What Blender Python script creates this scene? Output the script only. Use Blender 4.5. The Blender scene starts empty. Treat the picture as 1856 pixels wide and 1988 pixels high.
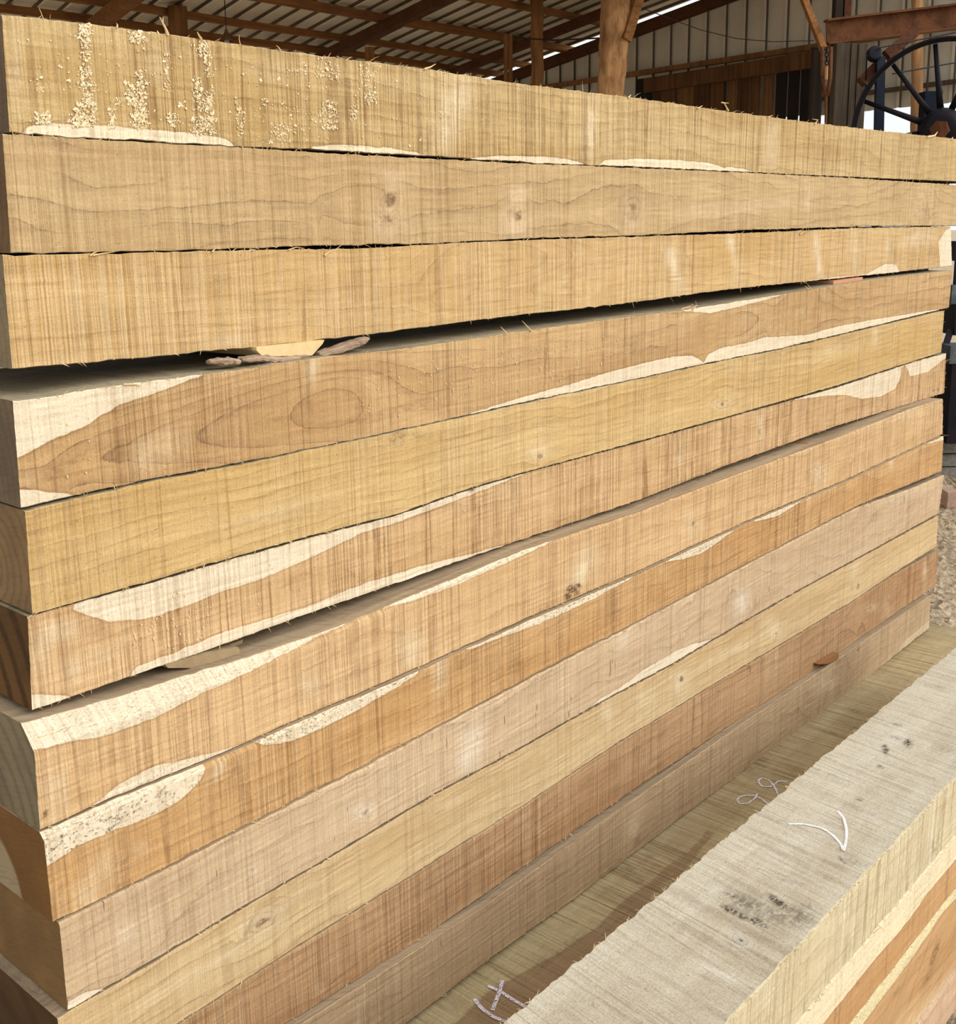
import bpy, bmesh, math, random
import numpy as np
from mathutils import Vector, Matrix

# ------------------------------------------------------------------ camera, sky, sun, exposure
W_PX, H_PX, FOC = 1856.0, 1988.0, 2400.0
EYE = 1.6                                     # eye height above the yard, metres
sc = bpy.context.scene
COL = sc.collection
_vx = np.array([1962.0, -597.0, FOC]); _r = .015
_k = 597 - 1962 * _r; _yv = FOC * FOC / _k
_dn = np.array([_r * _yv, _yv, FOC]); _dn /= np.linalg.norm(_dn)
AX = _vx / np.linalg.norm(_vx); AZ = -_dn; AY = np.cross(AZ, AX)
ROT = np.array([AX, AY, AZ])                  # camera (right, down, forward) -> world

cam_d = bpy.data.cameras.new('camera'); cam = bpy.data.objects.new('camera', cam_d); COL.objects.link(cam)
cam_d.sensor_fit = 'HORIZONTAL'; cam_d.sensor_width = 36; cam_d.lens = FOC / W_PX * 36
cam_d.clip_start = .02; cam_d.clip_end = 500
_m = Matrix.Identity(4)
for i in range(3):
    _m[i][0] = ROT[i][0]; _m[i][1] = -ROT[i][1]; _m[i][2] = -ROT[i][2]
_m[2][3] = EYE
cam.matrix_world = _m
sc.camera = cam

world = bpy.data.worlds.new('sky'); sc.world = world; world.use_nodes = True
bg = world.node_tree.nodes['Background']
bg.inputs[0].default_value = (.93, .97, 1.0, 1); bg.inputs[1].default_value = 1.1
sun_d = bpy.data.lights.new('sun', 'SUN'); sun = bpy.data.objects.new('sun', sun_d); COL.objects.link(sun)
sun_d.energy = 2.55; sun_d.angle = math.radians(50); sun_d.color = (1.0, .965, .91)
sun.rotation_euler = Vector((-.28, .85, -.53)).to_track_quat('-Z', 'Y').to_euler()
sc.view_settings.view_transform = 'Standard'; sc.view_settings.look = 'None'
sc.view_settings.gamma = 1; sc.view_settings.use_curve_mapping = False
sc.view_settings.exposure = -0.07
sc.cycles.max_bounces = 6; sc.cycles.diffuse_bounces = 4; sc.cycles.glossy_bounces = 2

# ------------------------------------------------------------------ measuring helpers
def ray(px, py): return ROT @ np.array([px - W_PX / 2, py - H_PX / 2, FOC])
UP = np.array([0, 0, EYE])
def on_y(px, py, y): v = ray(px, py); return v * (y / v[1]) + UP
def on_z(px, py, z): v = ray(px, py); return v * ((z - EYE) / v[2]) + UP
SK = .287                                     # the shed stands skew to the stacks
def on_wall(px, py, c): v = ray(px, py); return v * (c / (v[0] - SK * v[1])) + UP
def on_roof(px, py, zr): v = ray(px, py); return v * ((zr) / (v[2] + .121 * v[1])) + UP
def at_depth(px, py, d): return ray(px, py) * (d / FOC) + UP

# ------------------------------------------------------------------ object helpers
def tag(o, label=None, cat=None, group=None, kind=None):
    if label: o['label'] = label
    if cat: o['category'] = cat
    if group: o['group'] = group
    if kind: o['kind'] = kind
    return o
def link(name, me, parent=None, mats=()):
    o = bpy.data.objects.new(name, me); COL.objects.link(o)
    for m in mats: me.materials.append(m)
    if parent is not None:
        o.parent = parent; o.matrix_parent_inverse = parent.matrix_world.inverted()
    return o
def mesh(name, verts, faces):
    me = bpy.data.meshes.new(name)
    me.from_pydata([tuple(map(float, v)) for v in verts], [], faces); me.update()
    return me
def empty(name, loc):
    o = bpy.data.objects.new(name, None); COL.objects.link(o); o.location = loc
    o.matrix_world = Matrix.Translation(loc); o.empty_display_size = .1
    return o
class MB:
    """collects solids, builds ONE mesh object"""
    def __init__(s): s.v = []; s.f = []
    def add(s, vs, fs):
        b = len(s.v); s.v += [tuple(map(float, q)) for q in vs]; s.f += [tuple(b + i for i in f) for f in fs]
    def box(s, c, ax, ay, az):
        """centre and three half-axis vectors"""
        c, ax, ay, az = (np.array(q, float) for q in (c, ax, ay, az))
        vs = [c + i * ax + j * ay + k * az for k in (-1, 1) for j in (-1, 1) for i in (-1, 1)]
        s.add(vs, [(0, 2, 3, 1), (4, 5, 7, 6), (0, 1, 5, 4), (2, 6, 7, 3), (0, 4, 6, 2), (1, 3, 7, 5)])
    def bar(s, a, b, w, h, up=(0, 0, 1)):
        """rectangular bar between two points; w across, h along up"""
        a, b, up = np.array(a, float), np.array(b, float), np.array(up, float)
        d = b - a; L = np.linalg.norm(d); d /= L
        sd = np.cross(d, up); sd /= np.linalg.norm(sd); u2 = np.cross(sd, d)
        s.box((a + b) / 2, d * L / 2, sd * w / 2, u2 * h / 2)
    def tube(s, pts, rad, n=10, cap=True):
        pts = [np.array(p, float) for p in pts]
        rad = [rad] * len(pts) if np.isscalar(rad) else rad
        rings = []
        ref = np.array([.31, .77, .55])
        for i, p in enumerate(pts):
            d = pts[min(i + 1, len(pts) - 1)] - pts[max(i - 1, 0)]; d /= np.linalg.norm(d) + 1e-9
            a = np.cross(d, ref); a /= np.linalg.norm(a); b = np.cross(d, a)
            rings.append([p + rad[i] * (math.cos(t) * a + math.sin(t) * b) for t in np.linspace(0, 2 * math.pi, n, endpoint=False)])
        vs = [q for r in rings for q in r]; fs = []
        for i in range(len(pts) - 1):
            for j in range(n):
                k = (j + 1) % n
                fs.append((i * n + j, i * n + k, (i + 1) * n + k, (i + 1) * n + j))
        if cap: fs += [tuple(range(n))[::-1], tuple((len(pts) - 1) * n + j for j in range(n))]
        s.add(vs, fs)
    def build(s, name, mat, parent=None, smooth=False):
        me = mesh(name, s.v, s.f)
        if smooth:
            for p in me.polygons: p.use_smooth = True
        return link(name, me, parent, [mat])

# ------------------------------------------------------------------ material helpers
def lin(c):
    c = [x / 255 for x in c]
    return tuple(x / 12.92 if x <= .04045 else ((x + .055) / 1.055) ** 2.4 for x in c) + (1.0,)
class G:
    def __init__(s, name):
        s.m = bpy.data.materials.new(name); s.m.use_nodes = True
        s.nt = s.m.node_tree; s.b = s.nt.nodes['Principled BSDF']
        s.b.inputs['Roughness'].default_value = .8
        s.b.inputs['Specular IOR Level'].default_value = .25
    def set(s, sock, val):
        if isinstance(val, bpy.types.NodeSocket): s.nt.links.new(val, sock)
        else: sock.default_value = val
    def m_(s, op, a, b=0.0, c=0.0, clamp=False):
        n = s.nt.nodes.new('ShaderNodeMath'); n.operation = op; n.use_clamp = clamp
        for i, q in enumerate((a, b, c)): s.set(n.inputs[i], q)
        return n.outputs[0]
    def add(s, a, b): return s.m_('ADD', a, b)
    def mul(s, a, b): return s.m_('MULTIPLY', a, b)
    def mix(s, f, a, b, mode='MIX'):
        n = s.nt.nodes.new('ShaderNodeMix'); n.data_type = 'RGBA'; n.blend_type = mode
        s.set(n.inputs[0], f); s.set(n.inputs[6], a); s.set(n.inputs[7], b)
        return n.outputs[2]
    def ss(s, x, lo, hi, a=0.0, b=1.0):
        n = s.nt.nodes.new('ShaderNodeMapRange'); n.interpolation_type = 'SMOOTHSTEP'
        for i, q in enumerate((x, lo, hi, a, b)): s.set(n.inputs[i], q)
        return n.outputs[0]
    def xyz(s, x, y, z):
        n = s.nt.nodes.new('ShaderNodeCombineXYZ')
        for i, q in enumerate((x, y, z)): s.set(n.inputs[i], q)
        return n.outputs[0]
    def sep(s, v):
        n = s.nt.nodes.new('ShaderNodeSeparateXYZ'); s.set(n.inputs[0], v); return n.outputs
    def noise(s, v, scale=1.0, detail=2.0, rough=.5):
        n = s.nt.nodes.new('ShaderNodeTexNoise')
        s.set(n.inputs['Vector'], v); n.inputs['Scale'].default_value = scale
        n.inputs['Detail'].default_value = detail; n.inputs['Roughness'].default_value = rough
        return n.outputs[0]
    def attr(s, name):
        n = s.nt.nodes.new('ShaderNodeAttribute'); n.attribute_name = name; return n
    def objco(s):
        n = s.nt.nodes.new('ShaderNodeTexCoord'); return n.outputs['Object']
    def bump(s, h, strength=.3, dist=.002):
        n = s.nt.nodes.new('ShaderNodeBump'); n.inputs['Strength'].default_value = strength
        n.inputs['Distance'].default_value = dist; s.set(n.inputs['Height'], h)
        s.nt.links.new(n.outputs[0], s.b.inputs['Normal'])
    def out(s, colr): s.set(s.b.inputs['Base Color'], colr); return s.m

def sawn_face(name, base, base2, line, sap, pale, G_=55., saw=.6, saw_sc=1.0, grain=.5, mould=0., slant=.0, fuzz=.5, dash=0.0, darkc=(105, 70, 42), sawlight=.25, horiz=0.0, shade=.30):
    """rough-sawn long-grain wood driven by the point attributes wc, sap, gw, pale, dark, knot"""
    g = G(name)
    u, v, sd = g.sep(g.attr('wc').outputs['Vector'])[:3]
    A = lambda n: g.attr(n).outputs['Fac']
    sp, gw, pl, dk, kd = A('sap'), A('gw'), A('pale'), A('dark'), A('knot')
    # broad colour drift along the grain
    n1 = g.noise(g.xyz(g.mul(u, 1.3), g.mul(gw, 11.), sd), 1, 3, .55)
    c = g.mix(g.ss(n1, .34, .68), lin(base), lin(base2))
    # growth lines that flow round the knots: slow darkening, then a crisp late-wood edge
    wob = g.noise(g.xyz(g.mul(u, 1.5), g.mul(gw, 4.), g.add(sd, 3.3)), 1, 4, .5)
    rag = g.noise(g.xyz(g.mul(u, 42.), g.mul(gw, 130.), sd), 1, 4, .65)
    ph = g.m_('FRACT', g.add(g.add(g.mul(gw, G_), g.mul(wob, 6.5)), g.mul(rag, .30)))
    lam = g.ss(g.noise(g.xyz(g.mul(u, 2.6), g.mul(gw, 24.), g.add(sd, 9.)), 1, 3), .32, .58)
    ramp = g.m_('POWER', ph, 3.0)
    cut = g.noise(g.xyz(g.mul(u, 170.), g.mul(v, 9.), g.add(sd, 21.)), 1, 2)
    edge = g.mul(g.mul(g.ss(ph, .92, .98), g.ss(ph, 1.0, .985)), g.ss(cut, .32, .6, .25, 1.))
    c = g.mix(g.mul(g.mul(ramp, lam), .48 * grain), c, lin(line))
    c = g.mix(g.mul(g.mul(edge, lam), .95 * grain), c, lin(line))
    bd = g.noise(g.xyz(g.mul(u, 2.2), g.mul(gw, 60.), g.add(sd, 5.)), 1, 3, .6)
    c = g.mix(g.ss(bd, .5, .8, 0, .14 * grain + .04), c, lin(line))
    # knots: uneven rings, pale halo, dark heart
    kn = g.noise(g.xyz(g.mul(u, 55.), g.mul(v, 70.), sd), 1, 3)
    kdd = g.add(kd, g.mul(g.m_('SUBTRACT', kn, .5), .9))
    ring = g.m_('SINE', g.mul(kdd, 11.))
    kin = g.mul(g.ss(kdd, 1.7, .7), g.ss(kn, .25, .6, .3, 1.))
    c = g.mix(g.mul(kin, .32), c, lin(pale))
    c = g.mix(g.mul(g.mul(kin, g.ss(ring, .35, 1.)), .32), c, lin(darkc))
    c = g.mix(g.mul(g.ss(kdd, .40, .10), .55), c, lin(darkc))
    # soft pale streaks, broken up by the saw
    pn = g.noise(g.xyz(g.mul(u, 120.), g.mul(v, 12.), g.add(sd, 15.)), 1, 3)
    pn2 = g.noise(g.xyz(g.mul(u, 18.), g.mul(v, 22.), g.add(sd, 16.)), 1, 3)
    c = g.mix(g.mul(g.m_('MULTIPLY', pl, 1.0, clamp=True), g.mul(g.ss(pn, .25, .6, .55, 1.), g.ss(pn2, .3, .6, .45, 1.))), c, lin(pale))
    # sapwood with a ragged crisp border
    jit = g.noise(g.xyz(g.mul(u, 45.), g.mul(v, 70.), sd), 1, 3)
    sj = g.add(sp, g.mul(g.m_('SUBTRACT', jit, .5), .0055))
    sm = g.ss(sj, -.0006, .0008)
    rim = g.mul(g.ss(sj, -.0045, -.0005), g.m_('SUBTRACT', 1.0, sm))
    c = g.mix(g.mul(rim, .35), c, lin(line))
    sn = g.noise(g.xyz(g.mul(u, 7.), g.mul(v, 190.), sd), 1, 3, .6)
    sc1 = g.mix(g.ss(sn, .42, .8, 0, .4), lin(sap), lin([(a + b) / 2 for a, b in zip(sap, base)]))
    if mould > 0:
        mo = g.noise(g.xyz(g.mul(u, 190.), g.mul(v, 260.), sd), 1, 3, .7)
        mz = g.noise(g.xyz(g.mul(u, 5.), g.mul(v, 14.), sd), 1, 2)
        sc1 = g.mix(g.mul(g.ss(mo, .52, .66), g.ss(mz, .32, .62, .25, mould)), sc1, lin((112, 104, 84)))
    c = g.mix(sm, c, sc1)
    dn = g.noise(g.xyz(g.mul(u, 90.), g.mul(v, 150.), g.add(sd, 19.)), 1, 3, .65)
    c = g.mix(g.m_('MULTIPLY', g.mul(dk, g.ss(dn, .36, .6, .2, 1.35)), .8, clamp=True), c, lin(darkc))
    # saw marks across the board
    su = g.add(u, g.mul(v, slant))
    dens = g.noise(g.xyz(g.mul(su, 5.), g.mul(v, 1.2), g.add(sd, 1.7)), 1, 3, .6)
    def pin(fr_, vv, o_, wd, dt=1):
        n_ = g.noise(g.xyz(g.mul(su, fr_ * saw_sc), g.mul(v, vv), g.add(sd, o_)), 1, dt)
        return g.ss(g.m_('ABSOLUTE', g.m_('SUBTRACT', n_, .5)), wd, wd * .25)
    brk = g.noise(g.xyz(g.mul(su, 45.), g.mul(v, 26.), g.add(sd, 8.)), 1, 3, .6)
    s1 = pin(115., .9, 0., .045); s2 = pin(250., 1.6, 4., .07); s3 = g.noise(g.xyz(g.mul(su, 460. * saw_sc), g.mul(v, 3.), g.add(sd, 6.)), 1, 2)
    s0 = pin(28., .35, 11., .016)
    sline = g.m_('MAXIMUM', g.mul(g.m_('MAXIMUM', s1, g.mul(s2, .8)), g.mul(g.ss(dens, .30, .62, .32, 1.), g.ss(brk, .3, .6, .4, 1.))), g.mul(s0, g.ss(brk, .3, .55, .5, 1.)))
    slight = g.mul(g.ss(s3, .40, .66), g.ss(dens, .34, .6, .3, 1.))
    sshade = g.mul(g.ss(s3, .55, .32), g.ss(dens, .34, .6, .35, 1.))
    c = g.mix(g.mul(sshade, shade * saw), c, g.mix(1.0, c, (.62, .52, .40, 1), 'MULTIPLY'))
    sfade = g.m_('SUBTRACT', 1.0, g.mul(sm, .45))
    c = g.mix(g.mul(g.mul(sline, saw), sfade), c, g.mix(1.0, c, (.42, .32, .23, 1), 'MULTIPLY'))
    c = g.mix(g.mul(slight, sawlight * .7), c, lin(pale))
    if horiz > 0:
        h1 = g.noise(g.xyz(g.mul(u, 3.), g.mul(v, 330.), g.add(sd, 2.)), 1, 2)
        c = g.mix(g.ss(h1, .55, .75, 0, horiz), c, g.mix(1.0, c, (.55, .45, .36, 1), 'MULTIPLY'))
    if dash > 0:
        d1 = g.noise(g.xyz(g.mul(u, 210.), g.mul(v, 22.), g.add(sd, 2.)), 1, 1)
        d2 = g.noise(g.xyz(g.mul(u, 30.), g.mul(v, 30.), g.add(sd, 6.)), 1, 1)
        c = g.mix(g.mul(g.mul(g.ss(d1, .68, .75), g.ss(d2, .52, .62)), dash), c, lin((95, 62, 45)))
    # fibres and fuzz
    fb = g.noise(g.xyz(g.mul(u, 22.), g.mul(gw, 420.), sd), 1, 2, .6)
    fz = g.noise(g.xyz(g.mul(u, 330.), g.mul(v, 420.), sd), 1, 3, .65)
    fz2 = g.noise(g.xyz(g.mul(u, 520.), g.mul(v, 300.), g.add(sd, 31.)), 1, 2, .6)
    cl = g.noise(g.xyz(g.mul(u, 11.), g.mul(v, 26.), g.add(sd, 33.)), 1, 3, .55)
    sh = g.add(g.add(g.add(.72, g.mul(fb, .22)), g.mul(cl, .15)), g.add(g.mul(g.m_('SUBTRACT', fz, .5), .75 * fuzz), g.mul(g.m_('SUBTRACT', fz2, .5), .34)))
    c = g.mix(1.0, c, g.xyz(sh, sh, sh), 'MULTIPLY')
    # pores
    po = g.noise(g.xyz(g.mul(u, 170.), g.mul(v, 300.), g.add(sd, 12.)), 1, 1)
    c = g.mix(g.ss(po, .70, .76, 0, .35), c, lin(darkc))
    h = g.add(g.add(g.mul(sline, -1.1 * saw), g.mul(fz, 1.0 * fuzz)), g.mul(s3, .5 * saw))
    g.bump(h, .4, .0014)
    return g.out(c)

def rough_top(name, base, base2, sawlines=.5):
    g = G(name)
    u, v, sd = g.sep(g.attr('wc').outputs['Vector'])[:3]
    n1 = g.noise(g.xyz(g.mul(u, 3.), g.mul(v, 16.), sd), 1, 4, .6)
    c = g.mix(g.ss(n1, .35, .65), lin(base), lin(base2))
    s1 = g.noise(g.xyz(g.add(g.mul(u, 120.), g.mul(v, 14.)), g.mul(v, 2.), sd), 1, 2)
    c = g.mix(g.ss(s1, .55, .68, 0, sawlines), c, g.mix(1.0, c, (.5, .45, .4, 1), 'MULTIPLY'))
    fz = g.noise(g.xyz(g.mul(u, 240.), g.mul(v, 300.), sd), 1, 3, .65)
    c = g.mix(g.ss(fz, .3, .7, 0, .25), c, lin((205, 190, 160)))
    g.bump(g.add(g.mul(s1, -1.), fz), .4, .002)
    return g.out(c)

def end_grain(name, base, ring, cy, cz, freq=70., dark=0.3, patch=None):
    """sawn end: rings round a pith at (cy, cz)"""
    g = G(name)
    y, z, sd = g.sep(g.attr('wc').outputs['Vector'])[:3]
    wob = g.noise(g.xyz(g.mul(y, 9.), g.mul(z, 9.), sd), 1, 3)
    dy, dz = g.m_('SUBTRACT', y, cy), g.m_('SUBTRACT', z, cz)
    d = g.m_('SQRT', g.add(g.mul(dy, dy), g.mul(dz, dz)))
    d = g.add(d, g.mul(wob, .03))
    rr = g.m_('SINE', g.mul(d, freq * 6.28))
    c = g.mix(g.ss(wob, .3, .7), lin(base), lin([.82 * q for q in base]))
    c = g.mix(g.mul(g.ss(rr, -.2, 1.), dark), c, lin(ring))
    if patch is not None:                                   # heartwood inside, sapwood outside
        r0, colr = patch
        c = g.mix(g.ss(d, r0 + .003, r0 - .003), c, lin(colr))
        c = g.mix(g.mul(g.ss(g.m_('ABSOLUTE', g.m_('SUBTRACT', d, r0)), .006, .0), .5), c, lin(ring))
    s1 = g.noise(g.xyz(g.mul(y, 30.), g.add(g.mul(z, 260.), g.mul(y, 60.)), sd), 1, 2)
    c = g.mix(g.ss(s1, .45, .75, 0, .22), c, lin([.55 * q for q in base]))
    fz = g.noise(g.xyz(g.mul(y, 330.), g.mul(z, 330.), sd), 1, 2)
    c = g.mix(g.ss(fz, .3, .75, 0, .16), c, lin([min(255, 1.2 * q) for q in base]))
    g.bump(fz, .3, .0015)
    return g.out(c)

def plain_wood(name, base, dark, sx=(2., 60., 60.), rough=.85, contrast=.6):
    g = G(name); g.b.inputs['Roughness'].default_value = rough
    x, y, z = g.sep(g.objco())[:3]
    n = g.noise(g.xyz(g.mul(x, sx[0]), g.mul(y, sx[1]), g.mul(z, sx[2])), 1, 4, .6)
    n2 = g.noise(g.objco(), 6., 3)
    c = g.mix(g.ss(n, .35, .7, 0, contrast), lin(base), lin(dark))
    c = g.mix(g.ss(n2, .4, .75, 0, .4), c, lin(dark))
    g.bump(n, .4, .004)
    return g.out(c)

def plain_metal(name, base, rust, rough=.6, metallic=.4):
    g = G(name); g.b.inputs['Roughness'].default_value = rough; g.b.inputs['Metallic'].default_value = metallic
    n = g.noise(g.objco(), 9., 5, .65)
    n2 = g.noise(g.objco(), 90., 3, .6)
    c = g.mix(g.ss(n, .4, .65), lin(base), lin(rust))
    c = g.mix(g.ss(n2, .4, .8, 0, .3), c, lin([.6 * q for q in rust]))
    g.bump(n2, .25, .002)
    return g.out(c)

# ------------------------------------------------------------------ the setting: yard, roof, end wall
GZ = 0.0
C_WALL = 8.0                                   # end wall: x - SK*y = C_WALL
E2 = np.array([SK, 1.0, 0.0])
def skew(s, y, z): return np.array([s + SK * y, y, z])
ZR = 2.375 + EYE
def roof_z(y): return ZR - .121 * y

def mat_ground():
    g = G('sawdust_ground'); g.b.inputs['Roughness'].default_value = .95
    o = g.objco()
    a = g.noise(o, .5, 4); b = g.noise(o, 26., 5, .7); d = g.noise(o, 150., 3, .6)
    c = g.mix(g.ss(b, .35, .68), lin((206, 186, 156)), lin((160, 134, 106)))
    c = g.mix(g.ss(d, .5, .75, 0, .5), c, lin((230, 212, 182)))
    c = g.mix(g.ss(d, .42, .28, 0, .5), c, lin((96, 78, 60)))
    c = g.mix(g.ss(a, .4, .7, 0, .35), c, lin((168, 150, 122)))
    g.bump(g.add(b, g.mul(d, .5)), .8, .02)
    return g.out(c)
M_GROUND = mat_ground()
MB_ = MB(); MB_.add([(-60, -60, 0), (120, -60, 0), (120, 160, 0), (-60, 160, 0)], [(0, 1, 2, 3)])
tag(MB_.build('floor', M_GROUND), kind='structure')
# loose sawdust heaped over the yard where it shows beyond the stacks
rng = np.random.default_rng(5)
def smooth_noise2(nx, ny, cells, rg):
    c = rg.random((cells + 2, cells + 2)); xs = np.linspace(0, cells, nx); ys = np.linspace(0, cells, ny)
    ix = xs.astype(int); iy = ys.astype(int); fx = xs - ix; fy = ys - iy
    fx = fx * fx * (3 - 2 * fx); fy = fy * fy * (3 - 2 * fy)
    a = c[np.ix_(ix, iy)]; b = c[np.ix_(ix + 1, iy)]; d = c[np.ix_(ix, iy + 1)]; e = c[np.ix_(ix + 1, iy + 1)]
    fx = fx[:, None]; fy = fy[None, :]
    return a * (1 - fx) * (1 - fy) + b * fx * (1 - fy) + d * (1 - fx) * fy + e * fx * fy
nx, ny = 200, 130
hz = .05 * smooth_noise2(nx, ny, 9, rng) + .03 * smooth_noise2(nx, ny, 34, rng) + .014 * rng.random((nx, ny))
ex = np.minimum.reduce([np.linspace(0, 12, nx)[:, None] + 0 * hz, np.linspace(12, 0, nx)[:, None] + 0 * hz, np.linspace(0, 8, ny)[None, :] + 0 * hz, np.linspace(8, 0, ny)[None, :] + 0 * hz]).clip(0, 1)
hz = hz * ex
gx, gy = np.meshgrid(np.linspace(4.15, 8.3, nx), np.linspace(.9, 3.4, ny), indexing='ij')
vs = np.stack([gx, gy, hz + .002], -1).reshape(-1, 3)
fs = [(i * ny + j, (i + 1) * ny + j, (i + 1) * ny + j + 1, i * ny + j + 1) for i in range(nx - 1) for j in range(ny - 1)]
tag(link('sawdust_heap', mesh('sawdust_heap', vs, fs), None, [M_GROUND]), 'loose sawdust and bark crumbs strewn over the yard behind the stack', 'sawdust', kind='stuff')
mb = MB()
for _ in range(1500):
    x, y = rng.uniform(4.3, 7.6), rng.uniform(1.15, 3.0); a = rng.uniform(0, 6.28); t = rng.uniform(-.6, .6)
    L, w = rng.uniform(.012, .05), rng.uniform(.003, .008)
    d = np.array([math.cos(a) * math.cos(t), math.sin(a) * math.cos(t), math.sin(t)]); sd = np.array([-math.sin(a), math.cos(a), 0])
    mb.box((x, y, rng.uniform(.03, .085)), d * L / 2, sd * w / 2, np.cross(d, sd) * .0015)
M_CHIP = plain_wood('wood_chips', (222, 200, 160), (150, 118, 84))
tag(mb.build('wood_chip_litter', M_CHIP), 'pale wood chips scattered on the sawdust behind the stack', 'wood chips', kind='stuff')

def mat_sheet(name, base, dirt):
    g = G(name); g.b.inputs['Metallic'].default_value = .05; g.b.inputs['Roughness'].default_value = .6
    o = g.objco(); n = g.noise(o, 2.2, 4, .6); n2 = g.noise(o, 30., 3, .6)
    c = g.mix(g.ss(n, .38, .72, 0, .5), lin(base), lin(dirt))
    c = g.mix(g.ss(n2, .5, .8, 0, .12), c, lin([.7 * q for q in dirt]))
    return g.out(c)
M_ROOF = [mat_sheet('zinc_sheet_%d' % i, b, d) for i, (b, d) in enumerate([((242, 236, 222), (214, 204, 184)), ((236, 228, 212), (206, 196, 174)), ((246, 240, 226), (218, 208, 190))])]
M_WALLS = mat_sheet('grey_wall_sheet', (214, 206, 188), (180, 170, 150))
M_RIB = mat_sheet('shaded_rib', (104, 94, 78), (74, 64, 50))  # shade lines along the ribs, painted as a darker sheet colour
def shade_ribs(o, prof):  # gives both sloping rib sides the painted shade colour
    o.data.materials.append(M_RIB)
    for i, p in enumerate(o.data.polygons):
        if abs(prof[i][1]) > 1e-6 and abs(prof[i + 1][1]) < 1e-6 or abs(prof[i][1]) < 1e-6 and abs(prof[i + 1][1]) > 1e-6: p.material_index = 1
M_BROWN = plain_wood('dark_red_timber', (98, 58, 34), (48, 27, 16))
M_PURLIN = plain_wood('orange_timber', (152, 104, 58), (90, 58, 32))
M_POST = plain_wood('round_log', (150, 106, 62), (84, 54, 30), (30., 30., 3.))
M_LOGPALE = plain_wood('peeled_log', (196, 150, 102), (130, 92, 58), (30., 30., 3.))
M_DARKWOOD = plain_wood('weathered_dark_board', (56, 42, 31), (28, 20, 15), (40., 40., 2.))
M_GREYWOOD = plain_wood('grey_grooved_timber', (96, 82, 66), (50, 40, 32), (60., 60., 3.))
M_BOARD = [plain_wood('partition_board_%d' % i, b, d, (40., 40., 2.)) for i, (b, d) in enumerate([((110, 74, 40), (58, 36, 18)), ((92, 60, 32), (46, 28, 14)), ((126, 90, 50), (68, 44, 24)), ((38, 30, 24), (18, 14, 10))])]

def rib_profile(width, pitch=.19, h=-.022):
    pts = []; x = 0.0
    while x < width - 1e-6:
        for dx, dz in ((0, 0), (pitch - .040, 0), (pitch - .033, h), (pitch - .010, h)):
            if x + dx <= width + 1e-6: pts.append((x + dx, dz))
        x += pitch
    pts.append((width, 0)); return pts
roof = tag(empty('ceiling', (2.0, 5.0, 3.0)), kind='structure')
prof = rib_profile(.76)
s0 = C_WALL - .76 * 21
for k in range(21):
    s = s0 + k * .76
    vs = []; y0, y1 = 3.1, 9.3
    for (a, h) in prof:
        for y in (y0, y1): vs.append(skew(s + a, y, roof_z(y) + h))
    n = len(prof); fs = [(2 * i, 2 * i + 1, 2 * i + 3, 2 * i + 2) for i in range(n - 1)]
    shade_ribs(link('roof_sheet', mesh('roof_sheet', vs, fs), roof, [M_ROOF[k % 3]]), prof)
# purlins along the stack direction, rafters along the slope
for (px, py) in ((1055, 20), (840, 48), (560, 57), (210, 42), (1040, 85)):
    y = on_roof(px, py, ZR - EYE - .05)[1]
    xw = C_WALL + SK * y + .03
    m = MB(); prev = None
    xs = np.linspace(-6.5, xw, 15)
    for a, b in zip(xs[:-1], xs[1:]):
        za = roof_z(y) - .055 + .008 * math.sin(a * 2.3 + y); zb = roof_z(y) - .055 + .008 * math.sin(b * 2.3 + y)
        m.bar((a, y, za), (b, y, zb), .04, .05)
    m.build('purlin', M_PURLIN, roof)
for y in (3.3, 4.1, 4.9):
    m = MB(); m.bar((-6.5, y, roof_z(y) - .04), (C_WALL + SK * y - .02, y, roof_z(y) - .04), .055, .075); m.build('purlin', M_PURLIN, roof)
for s, mat, w, h, dz in ((5.42, M_BROWN, .06, .085, .14), (7.1, M_BROWN, .05, .07, .13), (3.22, M_PURLIN, .09, .08, .14), (0.6, M_BROWN, .06, .085, .14), (-2., M_BROWN, .06, .085, .14)):
    m = MB(); m.bar(skew(s, 3.15, roof_z(3.15) - dz), skew(s, 9.2, roof_z(9.2) - dz), w, h); m.build('rafter', mat, roof)

# end wall of zinc sheets, open near the yard on the right
wall = tag(empty('wall_right', skew(C_WALL, 5, 1.5)), kind='structure')
zopen = on_wall(1740, 207, C_WALL)[2]
def wall_sheet(y0, y1, zb):
    p = [(a, -h) for a, h in rib_profile(y1 - y0, .20, -.025)]; vs = []
    for (a, h) in p:
        y = y0 + a; ztop = 2.252 + EYE - .121 * y + .02
        for z in (zb, ztop): vs.append(skew(C_WALL - h, y, z))
    n = len(p)
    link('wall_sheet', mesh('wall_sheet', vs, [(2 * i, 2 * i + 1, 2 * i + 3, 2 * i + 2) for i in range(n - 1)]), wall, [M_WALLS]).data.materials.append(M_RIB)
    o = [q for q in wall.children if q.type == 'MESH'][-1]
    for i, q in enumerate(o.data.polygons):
        if i + 1 < n and (abs(p[i][1]) > 1e-6) != (abs(p[i + 1][1]) > 1e-6): q.material_index = 1  # wall rib sides get the same painted shade
y = 1.75
while y < 9.2:
    y1 = min(y + .8, 9.3)
    wall_sheet(y, y1, zopen + .012 * math.sin(7 * y) if y < 4.0 else (on_wall(1540, 226, C_WALL)[2] if y < 4.2 else 0.0))
    y = y1
m = MB(); m.bar(skew(C_WALL - .06, 1.75, 2.305 + EYE - .121 * 1.75 - .045), skew(C_WALL - .06, 9.3, 2.305 + EYE - .121 * 9.3 - .045), .07, .085); m.build('top_rail', M_BROWN, wall)
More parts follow.
